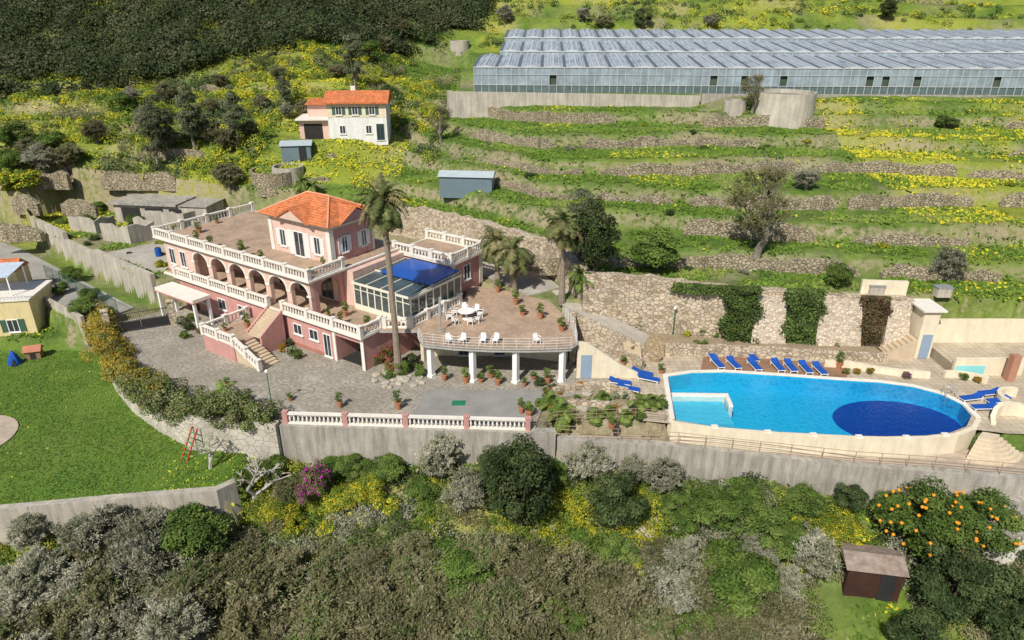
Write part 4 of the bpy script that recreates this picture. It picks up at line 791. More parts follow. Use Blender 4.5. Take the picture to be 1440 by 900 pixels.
for (v0,v1,zb,ze,xa,xb) in tiers:
    rf=MB(); ri=MB(); gu=MB(); n_=int((xb-xa)/bay); rz_=.3; up=.9
    for i in range(n_):
        u0=xa+i*bay; um=u0+bay/2; u1=u0+bay
        rf.add([(u0,v0,ze),(um,v0,ze+rz_),(um,v1,ze+rz_+up),(u0,v1,ze+up),(u1,v0,ze),(u1,v1,ze+up)],[(0,1,2,3),(1,4,5,2)])
        ri.ext([(um-.09,v0,ze+rz_),(um+.09,v0,ze+rz_),(um+.09,v0,ze+rz_+.06),(um-.09,v0,ze+rz_+.06)],(0,v1-v0,up)); gu.ext([(u0-.2,v0,ze+.03),(u0+.2,v0,ze+.03),(u0+.2,v0,ze+.1),(u0-.2,v0,ze+.1)],(0,v1-v0,up))
        for q_ in (.25,.75): uu=u0+bay*q_; hh_=ze+rz_*.5; ri.ext([(uu-.05,v0,hh_),(uu+.05,v0,hh_+(.015 if q_<.5 else -.015)),(uu+.05,v0,hh_+.06),(uu-.05,v0,hh_+.06)],(0,v1-v0,up))
        for k in range(3): ri.box(u0+k*bay/3-.03,u0+k*bay/3+.03,v0-.06,v0-.003,zb,ze)
        rf.ext([(u0,v0,ze),(u1,v0,ze),(um,v0,ze+rz_)],(0,.02,0))
    ri.box(xa,xa+n_*bay,v0-.09,v0-.062,ze-.06,ze+.06).box(xa,xa+n_*bay,v0-.09,v0-.062,zb+1.0,zb+1.07).box(xa,xa+n_*bay,v0-.09,v0-.062,zb+2.4,zb+2.46)
    part(G,'roof',rf,gm2); part(G,'frame',ri,FM); part(G,'gutter',gu,GUT)
    wl=MB(); op=MB(); r_=random.Random(int(v0)+3)
    for i in range(n_):
        for k in range(3):
            a=xa+i*bay+k*bay/3+.03; b_=a+bay/3-.06
            if r_.random()<.92: wl.add([(a,v0,zb+1.),(b_,v0,zb+1.),(b_,v0,ze),(a,v0,ze)],[(0,1,2,3)])
            else: wl.add([(a,v0,zb+2.4),(b_,v0,zb+2.4),(b_,v0,ze),(a,v0,ze)],[(0,1,2,3)])
    op.box(xa,xa+n_*bay,v0+.35,v0+.4,zb,ze-.02)  # dark sheet behind the glass stands in for the shaded inside
    part(G,'glass_wall',wl,gw); part(G,'dark_inside_panel',op,mat('greenhouse_shade',(.07,.1,.07),.9,.5,.5)); part(G,'side_glass',MB().add([(xa,v0,zb),(xa,v1,zb),(xa,v1,ze+up),(xa,v0,ze)],[(0,1,2,3)]),gw); part(G,'low_wall',MB().add([(xa,v0,zb-.2),(xa+n_*bay,v0,zb-.2),(xa+n_*bay,v0,zb+1.),(xa,v0,zb+1.)],[(0,1,2,3)]),glass('greenhouse_base_glass',(.1,.14,.14),.3,.5))
solo('retaining_wall',MB().strip([(-9,103.2),(-8.6,101.9),(10,101),(26,100.2)],.6,11,[16.3,16.3,16.1,15.9]),CONCL,'long pale concrete wall supporting the greenhouse','wall')
solo('retaining_wall',MB().strip([(26.4,100.7),(60,99.2),(112,96.5)],.5,13,16.1),CONC,'low concrete plinth wall below the greenhouse glass','wall')
# ------------------------------------------------------------ right hand structures
e=thing('pool_house','cream stepped walls and terrace beside the pool','pool house',(34.6,52.2,0),0)
part(e,'wall',MB().box(-1.,0.3,-.6,2.4,0,4.3),CREAM); part(e,'terrace_wall',MB().box(.303,9,.6,.9,0,3.0),CREAM); part(e,'door',MB().box(-.7,.1,-.66,-.603,.05,2.2),DOORB); part(e,'roof',MB().box(-1.3,.6,-.9,2.6,4.303,4.45),WHITE)
mb=MB()
for i in range(9): mb.box(-4.6+.38*i,-4.6+.38*(i+1),-.8,.4,0,.2*(i+1))
part(e,'steps',mb,mat('stair_stone',(.46,.37,.26))); part(e,'lower_wall',MB().box(.5,6,-3.6,-3.3,0,1.5),CREAM); part(e,'water_panel',MB().box(.6,2.9,-3.66,-3.603,.1,.9),mat('turquoise_tile',(.25,.6,.62),.4,.1)); part(e,'brick_pier',MB().box(4.2,4.8,-4.6,-4.,0,2.2),mat('brick_red',(.4,.2,.13),.9,.2)); part(e,'terrace_block',MB().box(.5,9,-3.29,.59,0,.9),DECKT)
solo('curved_planter',MB().strip([(25.5,50.2),(27.5,50.0),(29,49.2),(30.8,48.6),(33,48.2)],.35,0.02,.55),CREAM,'curved cream planter wall with red flowers','planter')
arc=[(35.6+1.9*math.cos(t),40.9+1.9*math.sin(t)) for t in np.linspace(2.9,.2,9)]
solo('curved_wall',MB().strip(arc,.3,-1.2,[.15,.4,.8,1.,1.,1.,.8,.6,.4]),CREAM,'curved cream parapet at the end of the pool deck','wall')
arc=[(37.5+1.4*math.cos(t),44.3+1.2*math.sin(t)) for t in np.linspace(3.6,1.2,8)]
solo('curved_wall',MB().strip(arc,.3,.02,.7),CREAM,'curved cream bench wall on the pool deck','wall')
arc=[(34.6+2.6*math.cos(t),46.8+1.6*math.sin(t)) for t in np.linspace(.3,1.7,7)]
solo('curved_wall',MB().strip(arc,.3,.02,.55),CREAM,'curved cream planter edge beside the loungers','wall')
for px,py,k in [(1205,522,'ora'),(1225,522,'ora'),(1275,528,'magenta'),(1190,522,'red'),(1355,530,'shrub'),(1375,534,'ora')]:
    x,y=P(px,py,.3); shrub(k,0,0,.4,at=(x,y,.2),where='in the poolside planter')
mb=MB()
for i in range(7):
    R0=2.7-.28*i; pts=[(32.6+R0*math.cos(t),40.6+R0*.85*math.sin(t)) for t in np.linspace(math.radians(225),math.radians(335),9)]+[(32.6,40.6)]
    mb.ext([(a,b_,-1.36) for a,b_ in pts],(0,0,.19*(i+1)))
solo('pool_steps',mb,mat('stair_cream',(.6,.5,.36),.85,.2),'curved cream steps leading down from the pool deck','steps')
for (px,py) in ((1228,420),(1322,422)):
    x,y,z=site(px,py); e=thing('utility_cabinet','white and grey metal cabinet on the wall','cabinet',(x,y,z)); part(e,'body',MB().box(-.6,.6,-.4,.4,0,.8),CONCL); part(e,'lid',MB().box(-.65,.65,-.45,.45,.803,.88),STEEL)
x,y=P(920,503,0); e=thing('water_fountain','rounded ochre stone niche fountain','fountain',(x,y,0)); part(e,'niche',MB().ext([(-.8,0,0),(.8,0,0),(.8,0,1.3),(.45,0,1.8),(-.45,0,1.8),(-.8,0,1.3)],(0,.5,0)),stone('ochre_stone',[(.4,.3,.17),(.5,.39,.24)],4.,(.3,.23,.14))); part(e,'basin',MB().lathe([(.5,0),(.6,.4),(.55,.42),(.5,.35)],12,(0,-.4,0)),MATS['ochre_stone'])
def ivy(x0,x1,y0,y1,z0,z1,label,n=3000,dep=.45,pl=None):
    C=np.stack([rng.uniform(x0,x1,n),np.zeros(n),z0+(z1-z0)*(1-rng.random(n)**1.6*1.)],1); t=(C[:,0]-x0)/(x1-x0); bul=.5+.9*vnoise(C[:,0],C[:,2],.8,81); C[:,1]=y0+(y1-y0)*t-rng.random(n)*dep*bul; C[:,0]+=.3*np.sin(C[:,2]*2.3)+rng.normal(size=n)*.14
    nr=np.array([0,-1,.5])+.8*unit(n); nr/=np.linalg.norm(nr,axis=1)[:,None]; pal=np.array(pl or (PAL['dark']+PAL['green'])); col=pal[rng.integers(0,len(pal),n)]*(.6+.6*vnoise(C[:,0],C[:,2],.7,82)[:,None])*(.75+.5*rng.random((n,1)))
    c0=np.array([(x0+x1)/2,(y0+y1)/2,z0]); Vv,cc=cloud(C-c0,nr,.2*np.ones(n),.14*np.ones(n),col); o=bpy.data.objects.new('ivy',cloudmesh('ivy',Vv,cc)); o.location=tuple(c0); COL.objects.link(o); meta(o,label,'ivy','ivy curtains on the stone wall')
ivy(18.1,20.7,54.35,54.15,.4,5.5,'dark green ivy curtain hanging down the stone wall',7000,.9); ivy(23.2,26.,54.,53.8,.4,5.4,'dark green ivy curtain hanging down the stone wall',7500,.9); ivy(29.4,31.4,53.4,53.2,.6,5.,'reddish thin ivy curtain on the stone wall',2600,.5,[(.16,.1,.05),(.22,.14,.08),(.1,.12,.035),(.12,.08,.045)])
ivy(14.,18.1,55.3,54.6,4.6,5.4,'ivy spilling over the top of the stone wall',2200,.5)
HL=[(-38.5,59.),(-36.5,56.2),(-34.,52.6),(-29.6,47.5),(-26,44.6),(-23.4,42.9),(-19.6,42.1),(-16.8,41.8)]
HP=np.array(HL); seg=np.r_[0,np.cumsum(np.linalg.norm(np.diff(HP,axis=0),axis=1))]
n=80000; ncl=440; tc_=rng.random(ncl)*seg[-1]; wdt=.4+.35*vnoise(tc_,tc_*0,2.5,70); C=np.stack([np.interp(tc_,seg,HP[:,0])+rng.normal(size=ncl)*wdt,np.interp(tc_,seg,HP[:,1])+rng.normal(size=ncl)*wdt,rng.uniform(-.6,.8,ncl)+.8*vnoise(tc_,tc_*0,2.,71)],1)
k=rng.integers(0,ncl,n); u=unit(n); pos=C[k]+u*(rng.uniform(.35,.75,ncl)[k]*rng.uniform(.7,1.1,n))[:,None]*np.array([1,1,.85]); yy=tc_/seg[-1]+rng.normal(size=ncl)*.12
palA=np.array([(.4,.29,.04),(.29,.27,.04),(.2,.22,.04),(.48,.3,.05)]); palB=np.array(PAL['green']+PAL['olive'])
col=np.where((yy[k]<.5)[:,None],palA[rng.integers(0,4,n)],palB[rng.integers(0,len(palB),n)])*(.7+.5*rng.random((n,1)))*(.75+.45*rng.random(ncl)[k])[:,None]
nr=u+.7*unit(n)+np.array([0,-.2,.4]); nr/=np.linalg.norm(nr,axis=1)[:,None]; c0=np.array([-27,47,0.]); Vv,cc=cloud(pos-c0,nr,.17*np.ones(n),.11*np.ones(n),col); o=bpy.data.objects.new('hedge',cloudmesh('hedge',Vv,cc)); o.location=tuple(c0); COL.objects.link(o); meta(o,'overgrown yellow-green hedge on top of the whitewashed wall','hedge')
# ------------------------------------------------------------ palms
def frondset(n,Lf,el,dr,col,nl=20,lw=.5,seed=1,lwid=.085,tip=.5):
    r_=np.random.default_rng(seed); vs=[];cs=[]
    for i in range(n):
        az=i*2.399+r_.normal()*.25; e0=math.radians(r_.uniform(*el)); Lx=Lf*r_.uniform(.7,1.1); p=np.array([0,0,0.]); d=np.array([math.cos(az)*math.cos(e0),math.sin(az)*math.cos(e0),math.sin(e0)])
        side=np.array([-math.sin(az),math.cos(az),0]); st=Lx/nl; cl=np.array(col[r_.integers(0,len(col))])*r_.uniform(.7,1.3); dr_=dr*r_.uniform(.7,1.5)
        for k in range(nl):
            q_=p+d*st; wl=lw*math.sin(math.pi*min(1,(k+1.5)/nl*.93))**.6
            vs+= [p-side*.02,q_-side*.02,q_+side*.02,p+side*.02]; cs+=[cl*.8]*4
            for sg in (-1,1):
                b0=p; tpt=p+side*sg*wl*.85+d*wl*tip+np.array([0,0,-wl*r_.uniform(.1,.6)]); vs+=[b0,b0+d*lwid*1.6,tpt+d*lwid*.3,tpt]; cs+=[cl*r_.uniform(.7,1.3)]*4
            p=q_; d=d+np.array([0,0,-dr_/nl*(1+k/nl)]); d/=np.linalg.norm(d)
    return np.array(vs),np.array(cs)
GRN=[(.15,.18,.06),(.2,.22,.08),(.28,.25,.12),(.12,.15,.05)]; DRY=[(.34,.26,.15),(.44,.34,.21),(.26,.19,.11)]
def palm(label,x,y,z,h,Lf,n=46,lean=(0,0),dry=.0,r=.2,name='palm_tree',col=GRN,lw=.5):
    e=thing(name,label,'palm tree',(x,y,z)); mb=MB(); K=14; pts=[];rs=[]
    for i in range(K+1): t=i/K; pts.append((lean[0]*t*t,lean[1]*t*t,h*t-(.4 if i==0 else 0))); rs.append(r*(1.35-.45*min(1,t*3)+.06*(i%2)))
    mb.tube(pts,rs,9); part(e,'trunk',mb,mat('palm_bark',(.27,.22,.165),.95,.4,6,20,.6))
    Vv,cc=frondset(n,Lf,(-30,80),1.6,col,seed=int(h*10),lw=lw); top=np.array([lean[0],lean[1],h]); part(e,'crown',cloudmesh('crown',Vv+top,cc),None)
    if dry: Vv,cc=frondset(int(n*dry),Lf*.75,(-85,-20),1.3,DRY,seed=3,lw=.4); part(e,'dead_fronds',cloudmesh('dead_fronds',Vv+top-np.array([0,0,.2]),cc),None)
    return e
palm('very tall fan palm rising beside the villa',-9.1,49.,0,13.8,2.45,90,(-.3,.2),1.3,.24)
x,y,z=site(790,425); palm('stout palm with a brown skirt of dead fronds',x,y,z,7.0,2.4,80,(0,0),2.2,.24)
x,y,z=site(722,412); palm('bushy date palm by the terrace',x,y,3.,3.8,2.5,56,(0,0),1.,.3)
x,y,z=site(700,408); palm('bushy date palm by the terrace',x,y,3.,4.4,2.1,46,(-.2,0),1.,.26)
for px,py,h,L_ in [(310,555,.6,1.9),(905,560,.5,1.3),(922,560,.5,1.2),(813,440,.8,2.),(790,578,.4,1.6),(775,560,.4,1.3),(860,455,.3,1.),(985,480,.5,1.),(425,262,1.6,1.6),(440,265,1.4,1.5),(838,585,.2,.8),(880,590,.2,.7),(848,552,.2,.8),(858,572,.2,.7)]:
    x,y,z=site(px,py,h+.5); palm('short palm with arching feathery leaves',x,y,max(z,-3),h,L_,30,(0,0),0,.22,'dwarf_palm',[(.13,.19,.04),(.19,.25,.06)],.35)
# ------------------------------------------------------------ trees placement
for t in [('dark',735,680,2.9,1.25),('dark',700,655,1.6,1.),('dark',868,705,2.3,1),('green',1255,715,1.5,1),('grey',618,645,1.9,1.1),('grey',655,690,1.7,1),('grey',830,655,1.7,1.),('grey',930,672,1.8,1.),('green',500,655,1.4,.8),('green',545,660,1.5,.8),('green',470,655,1.2,.8),('green',780,665,1.3,.8),
          ('orange',1300,740,3.,1),('orange',1375,740,2.6,1),('dark',1335,825,2.6,1.1),('dark',1410,850,2.5,1),('dark',1195,702,1.2,1),
          ('yel',520,690,1.5,.8),('yel',480,705,1.4,.8),('green',1010,720,2.2,.8),('green',1090,745,2.2,.8),('green',1130,705,1.6,.8),('yel',1170,750,1.6,.8),('green',870,775,1.5,.8),('yel',400,715,1.4,.7),('green',590,690,1.3,.8),('green',950,715,1.5,.8),
          ('dark',1290,900,2.,1),('green',1050,700,1.5,.8),('grey',890,665,1.3,1.),('green',345,660,1.2,.9),('green',385,660,1.3,.9),('olive',410,690,1.4,.8)]:
    tree(t[0],t[1],t[2],t[3],hs=t[4])
for j,py in enumerate([750,790,832,875,920]):
    px=-10+(j%2)*28
    while px<1170:
        if (760<px<905 and py<830) or (px>905 and py<770) or (px<40 and py<800) or (380<px<760 and py<765) or (px>1110 and py>820): px+=56; continue
        kd='grey' if (px<260 and random.random()<.7) or (px>930 and py<870 and random.random()<.65) else ('olive' if random.random()<.88 else 'green')
        tree(kd,px+random.uniform(-16,16),py+random.uniform(-14,14),random.uniform(1.5,2.8),hs=random.uniform(.65,1.1)); px+=56
for t in [('bare',1070,285,3.9,1.0),('grey',1135,250,1.7,.8),('grey',1335,370,1.8,1),('green',925,350,3.0,.75),('dark',838,335,2.4,1.5),('tall',815,310,1.6,1),('bare',1060,125,2.2,1),('green',1180,385,1.4,1),('dark',905,25,2.2,1),('olive',850,30,2.,.8),('dark',1250,12,2,1),('grey',710,20,2.,1.),('grey',1000,30,2.,.8),('grey',820,20,2.,.8),('bare',620,170,2.,1),('green',1330,170,1.8,.6)]:
    tree(t[0],t[1],t[2],t[3],'on the grass terraces',t[4])
for px,py in [(200,165),(230,170),(262,160),(295,150),(330,155),(365,140),(395,130),(215,190),(245,195),(285,185),(320,190),(355,180),(400,160),(430,150),(470,100),(500,85),(180,130),(240,125),(310,115),(390,100)]:
    tree(random.choice(['tall','olive','olive','olive','grey']),px+random.uniform(-8,8),py+random.uniform(-5,5),random.uniform(1.2,1.9),'on the terraced hillside',1)
for px,py in [(20,190),(45,205),(75,200),(100,215),(130,180),(170,145),(95,245),(60,232),(15,225),(320,250),(540,60),(520,70),(560,45),(610,30),(640,20)]:
    tree(random.choice(['olive','olive','green','grey']),px,py,random.uniform(1.8,2.6),'on the overgrown hillside',.9)
for px,py in [(85,405),(115,430),(125,415),(150,440),(100,385),(330,265),(290,300),(190,310),(140,290),(120,310)]:
    tree('green',px,py,random.uniform(.9,1.5),'beside the lane',.8)
def fig(px,py,s):
    x,y,z=site(px,py,back=12); e=thing('fig_tree','leafless pale twisted fig tree by the retaining wall','tree',(x,y,z)); mb=MB()
    def br(p,d,L_,r,dep):
        q_=p+d*L_; mb.cyl(p,q_,r,r*.72,6)
        if dep==0: return
        for _ in range(2 if dep>2 else 3):
            nd=(d+Vector(rng.normal(size=3))*.55); nd.z=abs(nd.z)*.6+.12; br(q_,nd.normalized(),L_*.8,r*.68,dep-1)
    br(Vector((0,0,-.3)),Vector((.2,0,1)).normalized(),1.0*s,.2*s,5); part(e,'trunk',mb,mat('pale_bark',(.42,.38,.33),.9,.35,4)); Vv,cc,_=crown_data(R=1.6*s,Hh=1*s,ncl=8,nl=260,ls=.1,pal=PAL['bright'],zc=2.2*s); part(e,'leaves',cloudmesh('leaves',Vv,cc),None)
fig(350,675,1.2); fig(295,660,.8)
shrub('magenta',0,0,1.05,1.9,(-13.2,38.4,-3.4),'below the driveway wall'); shrub('magenta',0,0,.8,1.5,(-13.9,38.,-3.6),'below the driveway wall')
for k,px,py,R in [('yellow',500,700,1.3),('yellow',380,725,1.1),('yellow',420,740,1.1),('yellow',460,745,1.),('yellow',545,715,1.1),('yellow',810,715,.9),('yellow',890,800,1.2),('yellow',860,815,1.),('yellow',1110,745,1.2),('yellow',1190,755,1.2),('yellow',1160,775,1.1),('shrub',960,740,1.3),('shrub',1040,690,1.2),('shrub',990,700,1.1),('dark',262,702,.6),('shrub',270,690,.5),('shrub',1415,700,1.2),('dark',1425,775,1.2),('yellow',10,260,2.),('yellow',40,270,1.8),('yellow',20,810,1.2),('shrub',5,820,1.2)]:
    shrub(k,px,py,R)
for k,px,py,R in [('red',540,500,1.0),('red',528,505,.9),('red',550,515,.8),('shrub',565,520,.8),('shrub',590,522,.7),('dark',578,510,.8),('shrub',545,525,.6)]:
    x,y=P(px,py,.4); shrub(k,0,0,R,1.3,at=(x,y,0),where='at the foot of the tall palm')
for px,py,k,R in [(770,555,'red',.6),(760,570,'shrub',.5),(815,545,'ora',.5),(830,565,'white',.4),(845,590,'shrub',.4),(868,575,'ora',.4),(880,560,'white',.45),(900,590,'shrub',.5),(760,540,'dark',.6),(838,512,'shrub',.5),(842,455,'yellow',.5),(870,465,'ora',.4),(893,470,'yellow',.4),(965,480,'yellow',.5),(985,478,'shrub',.6),(1005,480,'shrub',.4),(1175,495,'shrub',.4),(1120,490,'shrub',.4),(1045,484,'white',.4),(1080,488,'shrub',.4)]:
    x,y,z=site(px,py,.2); shrub(k,0,0,R,at=(x,y,max(z,0.)+(.55 if py<500 and px>940 else 0)),where='in the planted garden')
for i in range(26):
    x=random.uniform(2.6,9.6); y=random.uniform(42.6,51.8)
    if 4.4<x<10.2 and 46.8<y<49.4: continue
    shrub(random.choice(['shrub','shrub','ora','white','dark','yellow','red']),0,0,random.uniform(.22,.5),.9,(x,y,0.),'in the planted garden')
for px,py,k in [(270,445,'shrub'),(275,430,'ora'),(255,450,'white'),(260,470,'shrub'),(300,480,'shrub'),(405,480,'dark'),(398,488,'ora'),(410,492,'white'),(265,458,'dark'),(395,478,'shrub'),(418,498,'shrub'),(282,462,'red')]:
    x,y=P(px,py,.4); shrub(k,0,0,.6,at=(x,y,.1),where='beside the villa')
for i in range(56):
    x=random.uniform(-58,-26); y=random.uniform(64,86)
    if not bool(pip(x,y,UPP)) or bool(pip(x,y,[(-34,62),(-28,74),(-18,68),(-22,58)])): continue
    shrub(random.choice(['shrub','shrub','yellow','dark','pale']),0,0,random.uniform(.4,1.1),.8,(x,y,3.),'in the overgrown yard')
def inview(x,y,z):
    h=CH-z; t=y*cp+h*sp; px=720+x/t*FP; py=450+FP*(h*cp-y*sp)/t; return (px>-60)&(px<1500)&(py>-40)&(py<940)
c_=0
while c_<100:
    x=random.uniform(-75,80); y=random.uniform(57,135)
    if y-float(rbase(x))<1.2 or bool(pip(x,y,UPP)) or (x>-8 and y+.05*x>100) or (x<-30 and y<84): continue
    if abs(x+20)<8 and abs(y-92)<6: continue
    z=float(ground(x,y))
    if not inview(x,y,z): continue
    yf=float(yfield(x,y)); k='yellow' if random.random()<.08+.6*yf else random.choice(['shrub','shrub','dark','pale','shrub'])
    shrub(k,0,0,random.uniform(.3,.8),.6,(x,y,z),'on a grass terrace'); c_+=1
# ------------------------------------------------------------ stuff vegetation
def stuffgrass():
    n=230000; x=rng.uniform(-78,85,n); y=24+116*rng.random(n)**1.1; z=ground(x,y)
    bad=pip(x,y,PLAT)|(pip(x,y,UPP)&(x>-33))|pip(x,y,LAWN)|((x>-9)&(y+.05*x>100.5)&(y+.05*x<141))|((x<-30)&(y<82)&(y>36)&(((y-59)*24+(x+36)*18)/30>-3.6)&~pip(x,y,UPP))
    bad|=(abs(x-12)<6)&(abs(y-47)<9)|pip(x,y,YARDP)
    zb=ground(x,y-.8); bad|=(z-zb>.45)&(rng.random(n)<.75)
    dens=vnoise(x,y,2.2,21)*.7+vnoise(x,y,8,22)*.5; ok=~bad&(dens>.42)&inview(x,y,z); x,y,z=x[ok],y[ok],z[ok]; m=len(x); K=4
    yf=yfield(x,y); X=np.repeat(np.stack([x,y,z],1),K,0)+rng.normal(size=(m*K,3))*np.array([.2,.2,.03]); hh=rng.uniform(.1,.3,m*K); X[:,2]+=hh*.4
    nr=unit(m*K)*.6+np.array([-.1,-.35,.8]); nr/=np.linalg.norm(nr,axis=1)[:,None]
    pal=np.array([(.07,.135,.018),(.13,.21,.028),(.095,.165,.022),(.175,.25,.04),(.22,.24,.08)]); g_=vnoise(x,y,6,30)*.7+vnoise(x,y,1.8,31)*.3; idx=np.clip((g_*5+rng.normal(size=m)*.5).astype(int),0,4); col=np.repeat(pal[idx],K,0)*(.8+.4*rng.random((m*K,1)))
    fl=rng.random(m*K)<np.repeat(yf*.72+.01,K); col[fl]=np.array([.58,.52,.035])*(.75+.4*rng.random((fl.sum(),1)))
    Vv,cc=cloud(X,nr,hh*1.5,hh*.8,col); o=bpy.data.objects.new('wild_grass',cloudmesh('wild_grass',Vv,cc)); COL.objects.link(o); meta(o,'wild grass, weeds and yellow flowers covering the terraces','grass',kind='stuff')
    n=45000; x=rng.uniform(-62,-18,n); y=rng.uniform(33,59,n); ok=pip(x,y,LAWN)&~pip(x,y,PLAT)&inview(x,y,-2.5+0*x); x,y=x[ok],y[ok]; m=len(x); hh=rng.uniform(.05,.12,m); nr=unit(m)*.5+np.array([0,-.3,.9]); nr/=np.linalg.norm(nr,axis=1)[:,None]
    col=pal[np.clip((vnoise(x,y,5,33)*3.6).astype(int),0,3)]*(.8+.35*rng.random((m,1))); f=(rng.random(m)<.12*(x>-24)+.008); col[f]=(.6,.55,.05); Vv,cc=cloud(np.stack([x,y,-2.47+hh*.3],1),nr,hh*1.6,hh,col); o=bpy.data.objects.new('lawn_grass',cloudmesh('lawn_grass',Vv,cc)); COL.objects.link(o); meta(o,'short green lawn grass with scattered daisies','grass',kind='stuff')
stuffgrass()
def scrub(name,label,cat,x,y,r,nl,ls,pals,seed,up=.5,asp=.6,jit=.45):
    z=ground(x,y); o_=inview(x,y,z+1); x,y,z,r=x[o_],y[o_],z[o_],r[o_]; m=len(x); C=np.stack([x,y,z+r*up],1)
    k=np.repeat(np.arange(m),nl); u=unit(m*nl); u[:,2]=np.abs(u[:,2])-.1; pos=C[k]+u*(r[k]*rng.uniform(.75,1.12,m*nl))[:,None]
    cl=np.clip((vnoise(x,y,4,seed)*1.35-.17)*len(pals)+rng.normal(size=m)*.45,0,len(pals)-1).astype(int); col=np.zeros((m*nl,3))
    for i,pl_ in enumerate(pals):
        s_=cl[k]==i; pa=np.array(pl_); cch=rng.integers(0,len(pa),m); col[s_]=pa[np.where(rng.random(s_.sum())<.75,cch[k][s_],rng.integers(0,len(pa),s_.sum()))]
    col*=(1-jit/2+jit*rng.random((m*nl,1)))*(.8+.4*rng.random(m))[k][:,None]; nr=u+.6*unit(m*nl)+np.array([-.05,-.2,.4]); nr/=np.linalg.norm(nr,axis=1)[:,None]
    s=ls*rng.uniform(.6,1.3,m*nl); Vv,cc=cloud(pos,nr,s,s*asp,col); o=bpy.data.objects.new(name,cloudmesh(name,Vv,cc)); COL.objects.link(o); meta(o,label,cat,kind='stuff')
FO=PAL['forest']; FOL=FO[:2]+[(.085,.095,.045),(.11,.115,.06)]
ncl=3800; x=rng.uniform(-130,-5,ncl); y=rng.uniform(98,172,ncl); ok=y>np.interp(x,[-130,-80,-60,-45,-30,-20,-8],[98,103,109,116,126,136,148]); x,y=x[ok],y[ok]
scrub('forest','dark evergreen woodland covering the hillside','forest',x,y,rng.uniform(1.1,2.9,len(x)),170,.42,[FO,FOL,FO,FO+[(.085,.09,.045)],FO,FOL],50,.55,.7,.4)
YF_=[(.56,.5,.035),(.42,.42,.04),(.24,.3,.04)]
x=rng.uniform(-85,-10,5600); y=rng.uniform(80,134,5600); ok=(y<np.interp(x,[-85,-60,-45,-30,-20,-10],[106,110,117,128,138,140]))&~((abs(x+22)<10)&(y>86)&(y<98))&~pip(x,y,UPP)&~((x>-9)&(y>98))&~((x<-30)&(y<85))&(vnoise(x,y,5,61)>.28)&~((x>-32)&(y<88)); x,y=x[ok],y[ok]
scrub('hillside_scrub','dense green and yellow scrub covering the upper hillside','scrub',x,y,rng.uniform(.35,1.1,len(x)),70,.25,[PAL['olive'],PAL['green'],YF_,PAL['bright'],YF_,PAL['green']+PAL['olive'],PAL['dark']],62,.35,.6,.35)
x=rng.uniform(-25,130,3000); y=rng.uniform(136,200,3000); ok=(y+.05*x>141)&(vnoise(x,y,6,63)>.38); x,y=x[ok],y[ok]
scrub('upper_scrub','green and yellow scrub above the greenhouse','scrub',x,y,rng.uniform(.4,1.2,len(x)),50,.35,[PAL['dark'],PAL['green'],YF_,PAL['green']+PAL['olive']],64,.35,.6,.35)
x=rng.uniform(-40,42,2600); y=rng.uniform(33,41,2600); ok=(y<fline(x)-.6)&(y>fline(x)-5.5)&(vnoise(x,y,2.5,65)>.15); x,y=x[ok],y[ok]
scrub('slope_scrub','dense mixed green and yellow scrub below the wall','scrub',x,y,rng.uniform(.3,.85,len(x)),140,.13,[PAL['olive'],PAL['green'],PAL['green'],YF_,PAL['bright'],PAL['dark'],PAL['grey']],66,.4)
x=rng.uniform(-40,42,2600); y=rng.uniform(24,38,2600); ok=(y<fline(x)-5.)&~((x>19)&(x<25)&(y>27)&(y<34.5)); x,y=x[ok],y[ok]
scrub('lower_scrub','dense brown-green scrub covering the lower slope','scrub',x,y,rng.uniform(.5,1.1,len(x)),160,.16,[PAL['olive'],PAL['olive'],PAL['green'],PAL['grey'],PAL['olive']],67,.5,.45,.35)
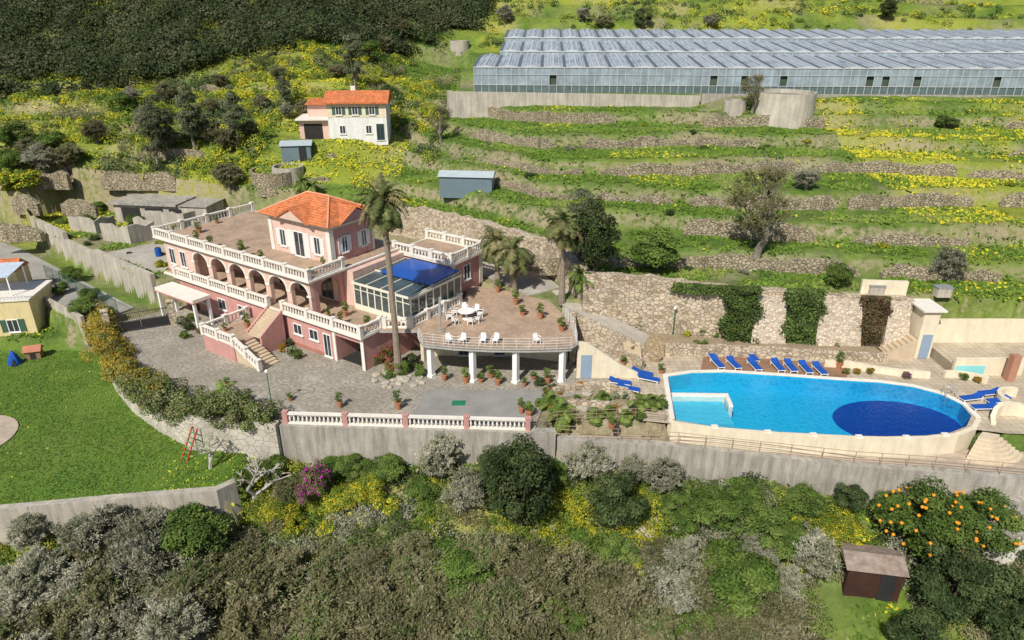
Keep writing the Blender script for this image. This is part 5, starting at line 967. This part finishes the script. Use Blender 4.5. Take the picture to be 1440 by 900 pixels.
# ------------------------------------------------------------ lawn toys
x,y,z=site(50,503); e=thing('playhouse','small wooden playhouse with a red roof on the lawn','playhouse',(x,y,z),.3); part(e,'wall',MB().box(-.6,.6,-.45,.45,0,.8),WOOD); part(e,'roof',MB().ext([(-.75,-.6,.8),(-.75,.6,.8),(-.75,0,1.25)],(1.5,0,0)),mat('red_roof',(.45,.18,.11))); part(e,'door',MB().box(-.22,.22,-.48,-.453,0,.6),DARK)
x,y,z=site(22,512); e=thing('play_tent','small blue pointed play tent on the lawn','tent',(x,y,z),.5); part(e,'canvas',MB().lathe([(.6,0),(.5,.5),(.28,1.0),(.04,1.35)],6),BLUE); part(e,'opening',MB().ext([(-.2,-.6,0.02),(.2,-.6,.02),(0,-.42,.75)],(0,-.03,0)),DARK)
x,y,z=site(272,640,back=14); e=thing('climbing_ladder','red climbing ladder with green rungs leaning on the bank','play frame',(x,y,z),-.5); 
for a in (-.3,.24): part(e,'rail',MB().ext([(a,-.8,0),(a+.08,-.8,0),(a+.08,.5,2.),(a,.5,2.)],(0,.09,0)),mat('red_plastic',(.5,.04,.03),.4,.1))
for k in range(6): t=(k+.6)/6.6; part(e,'rung',MB().cyl((-.24,-.77+1.3*t,2.*t),(.24,-.77+1.3*t,2.*t),.045,n=6),mat('green_plastic',(.03,.3,.08),.4,.1))
x,y,z=site(15,620); solo('patio',MB().lathe([(3.3,z-.3),(3.3,z+.1)],32,(x-3.3,y,0)),mat('ledge_concrete',(.4,.34,.26)),'round paved patio at the lawn edge','patio',kind='structure')
x,y=P(645,567,.0); e=thing('drain_mat','green rectangular mat lying on the paving','mat',(x,y,.013)); part(e,'mat',MB().box(-.5,.5,-.35,.35,0,.02),mat('green_mat',(.02,.18,.09)))
x,y,z=site(1425,790); e=thing('white_outbuilding','white walled outbuilding with flat roof below the orchard','building',(x+1,y,z),.3); part(e,'wall',MB().box(-2.5,4,0,5,-1,2.6),WHITE); part(e,'roof',MB().box(-2.7,4.2,-.2,5.2,2.6,2.8),CONC)
for o in [o for o in bpy.data.objects if o.parent is None and o.location.z<-400]:
    for c in list(o.children_recursive): bpy.data.objects.remove(c)
    bpy.data.objects.remove(o)
for o in bpy.data.objects:
    for k_ in ('label','category','group'):
        if k_ in o and o[k_]=='' : del o[k_]
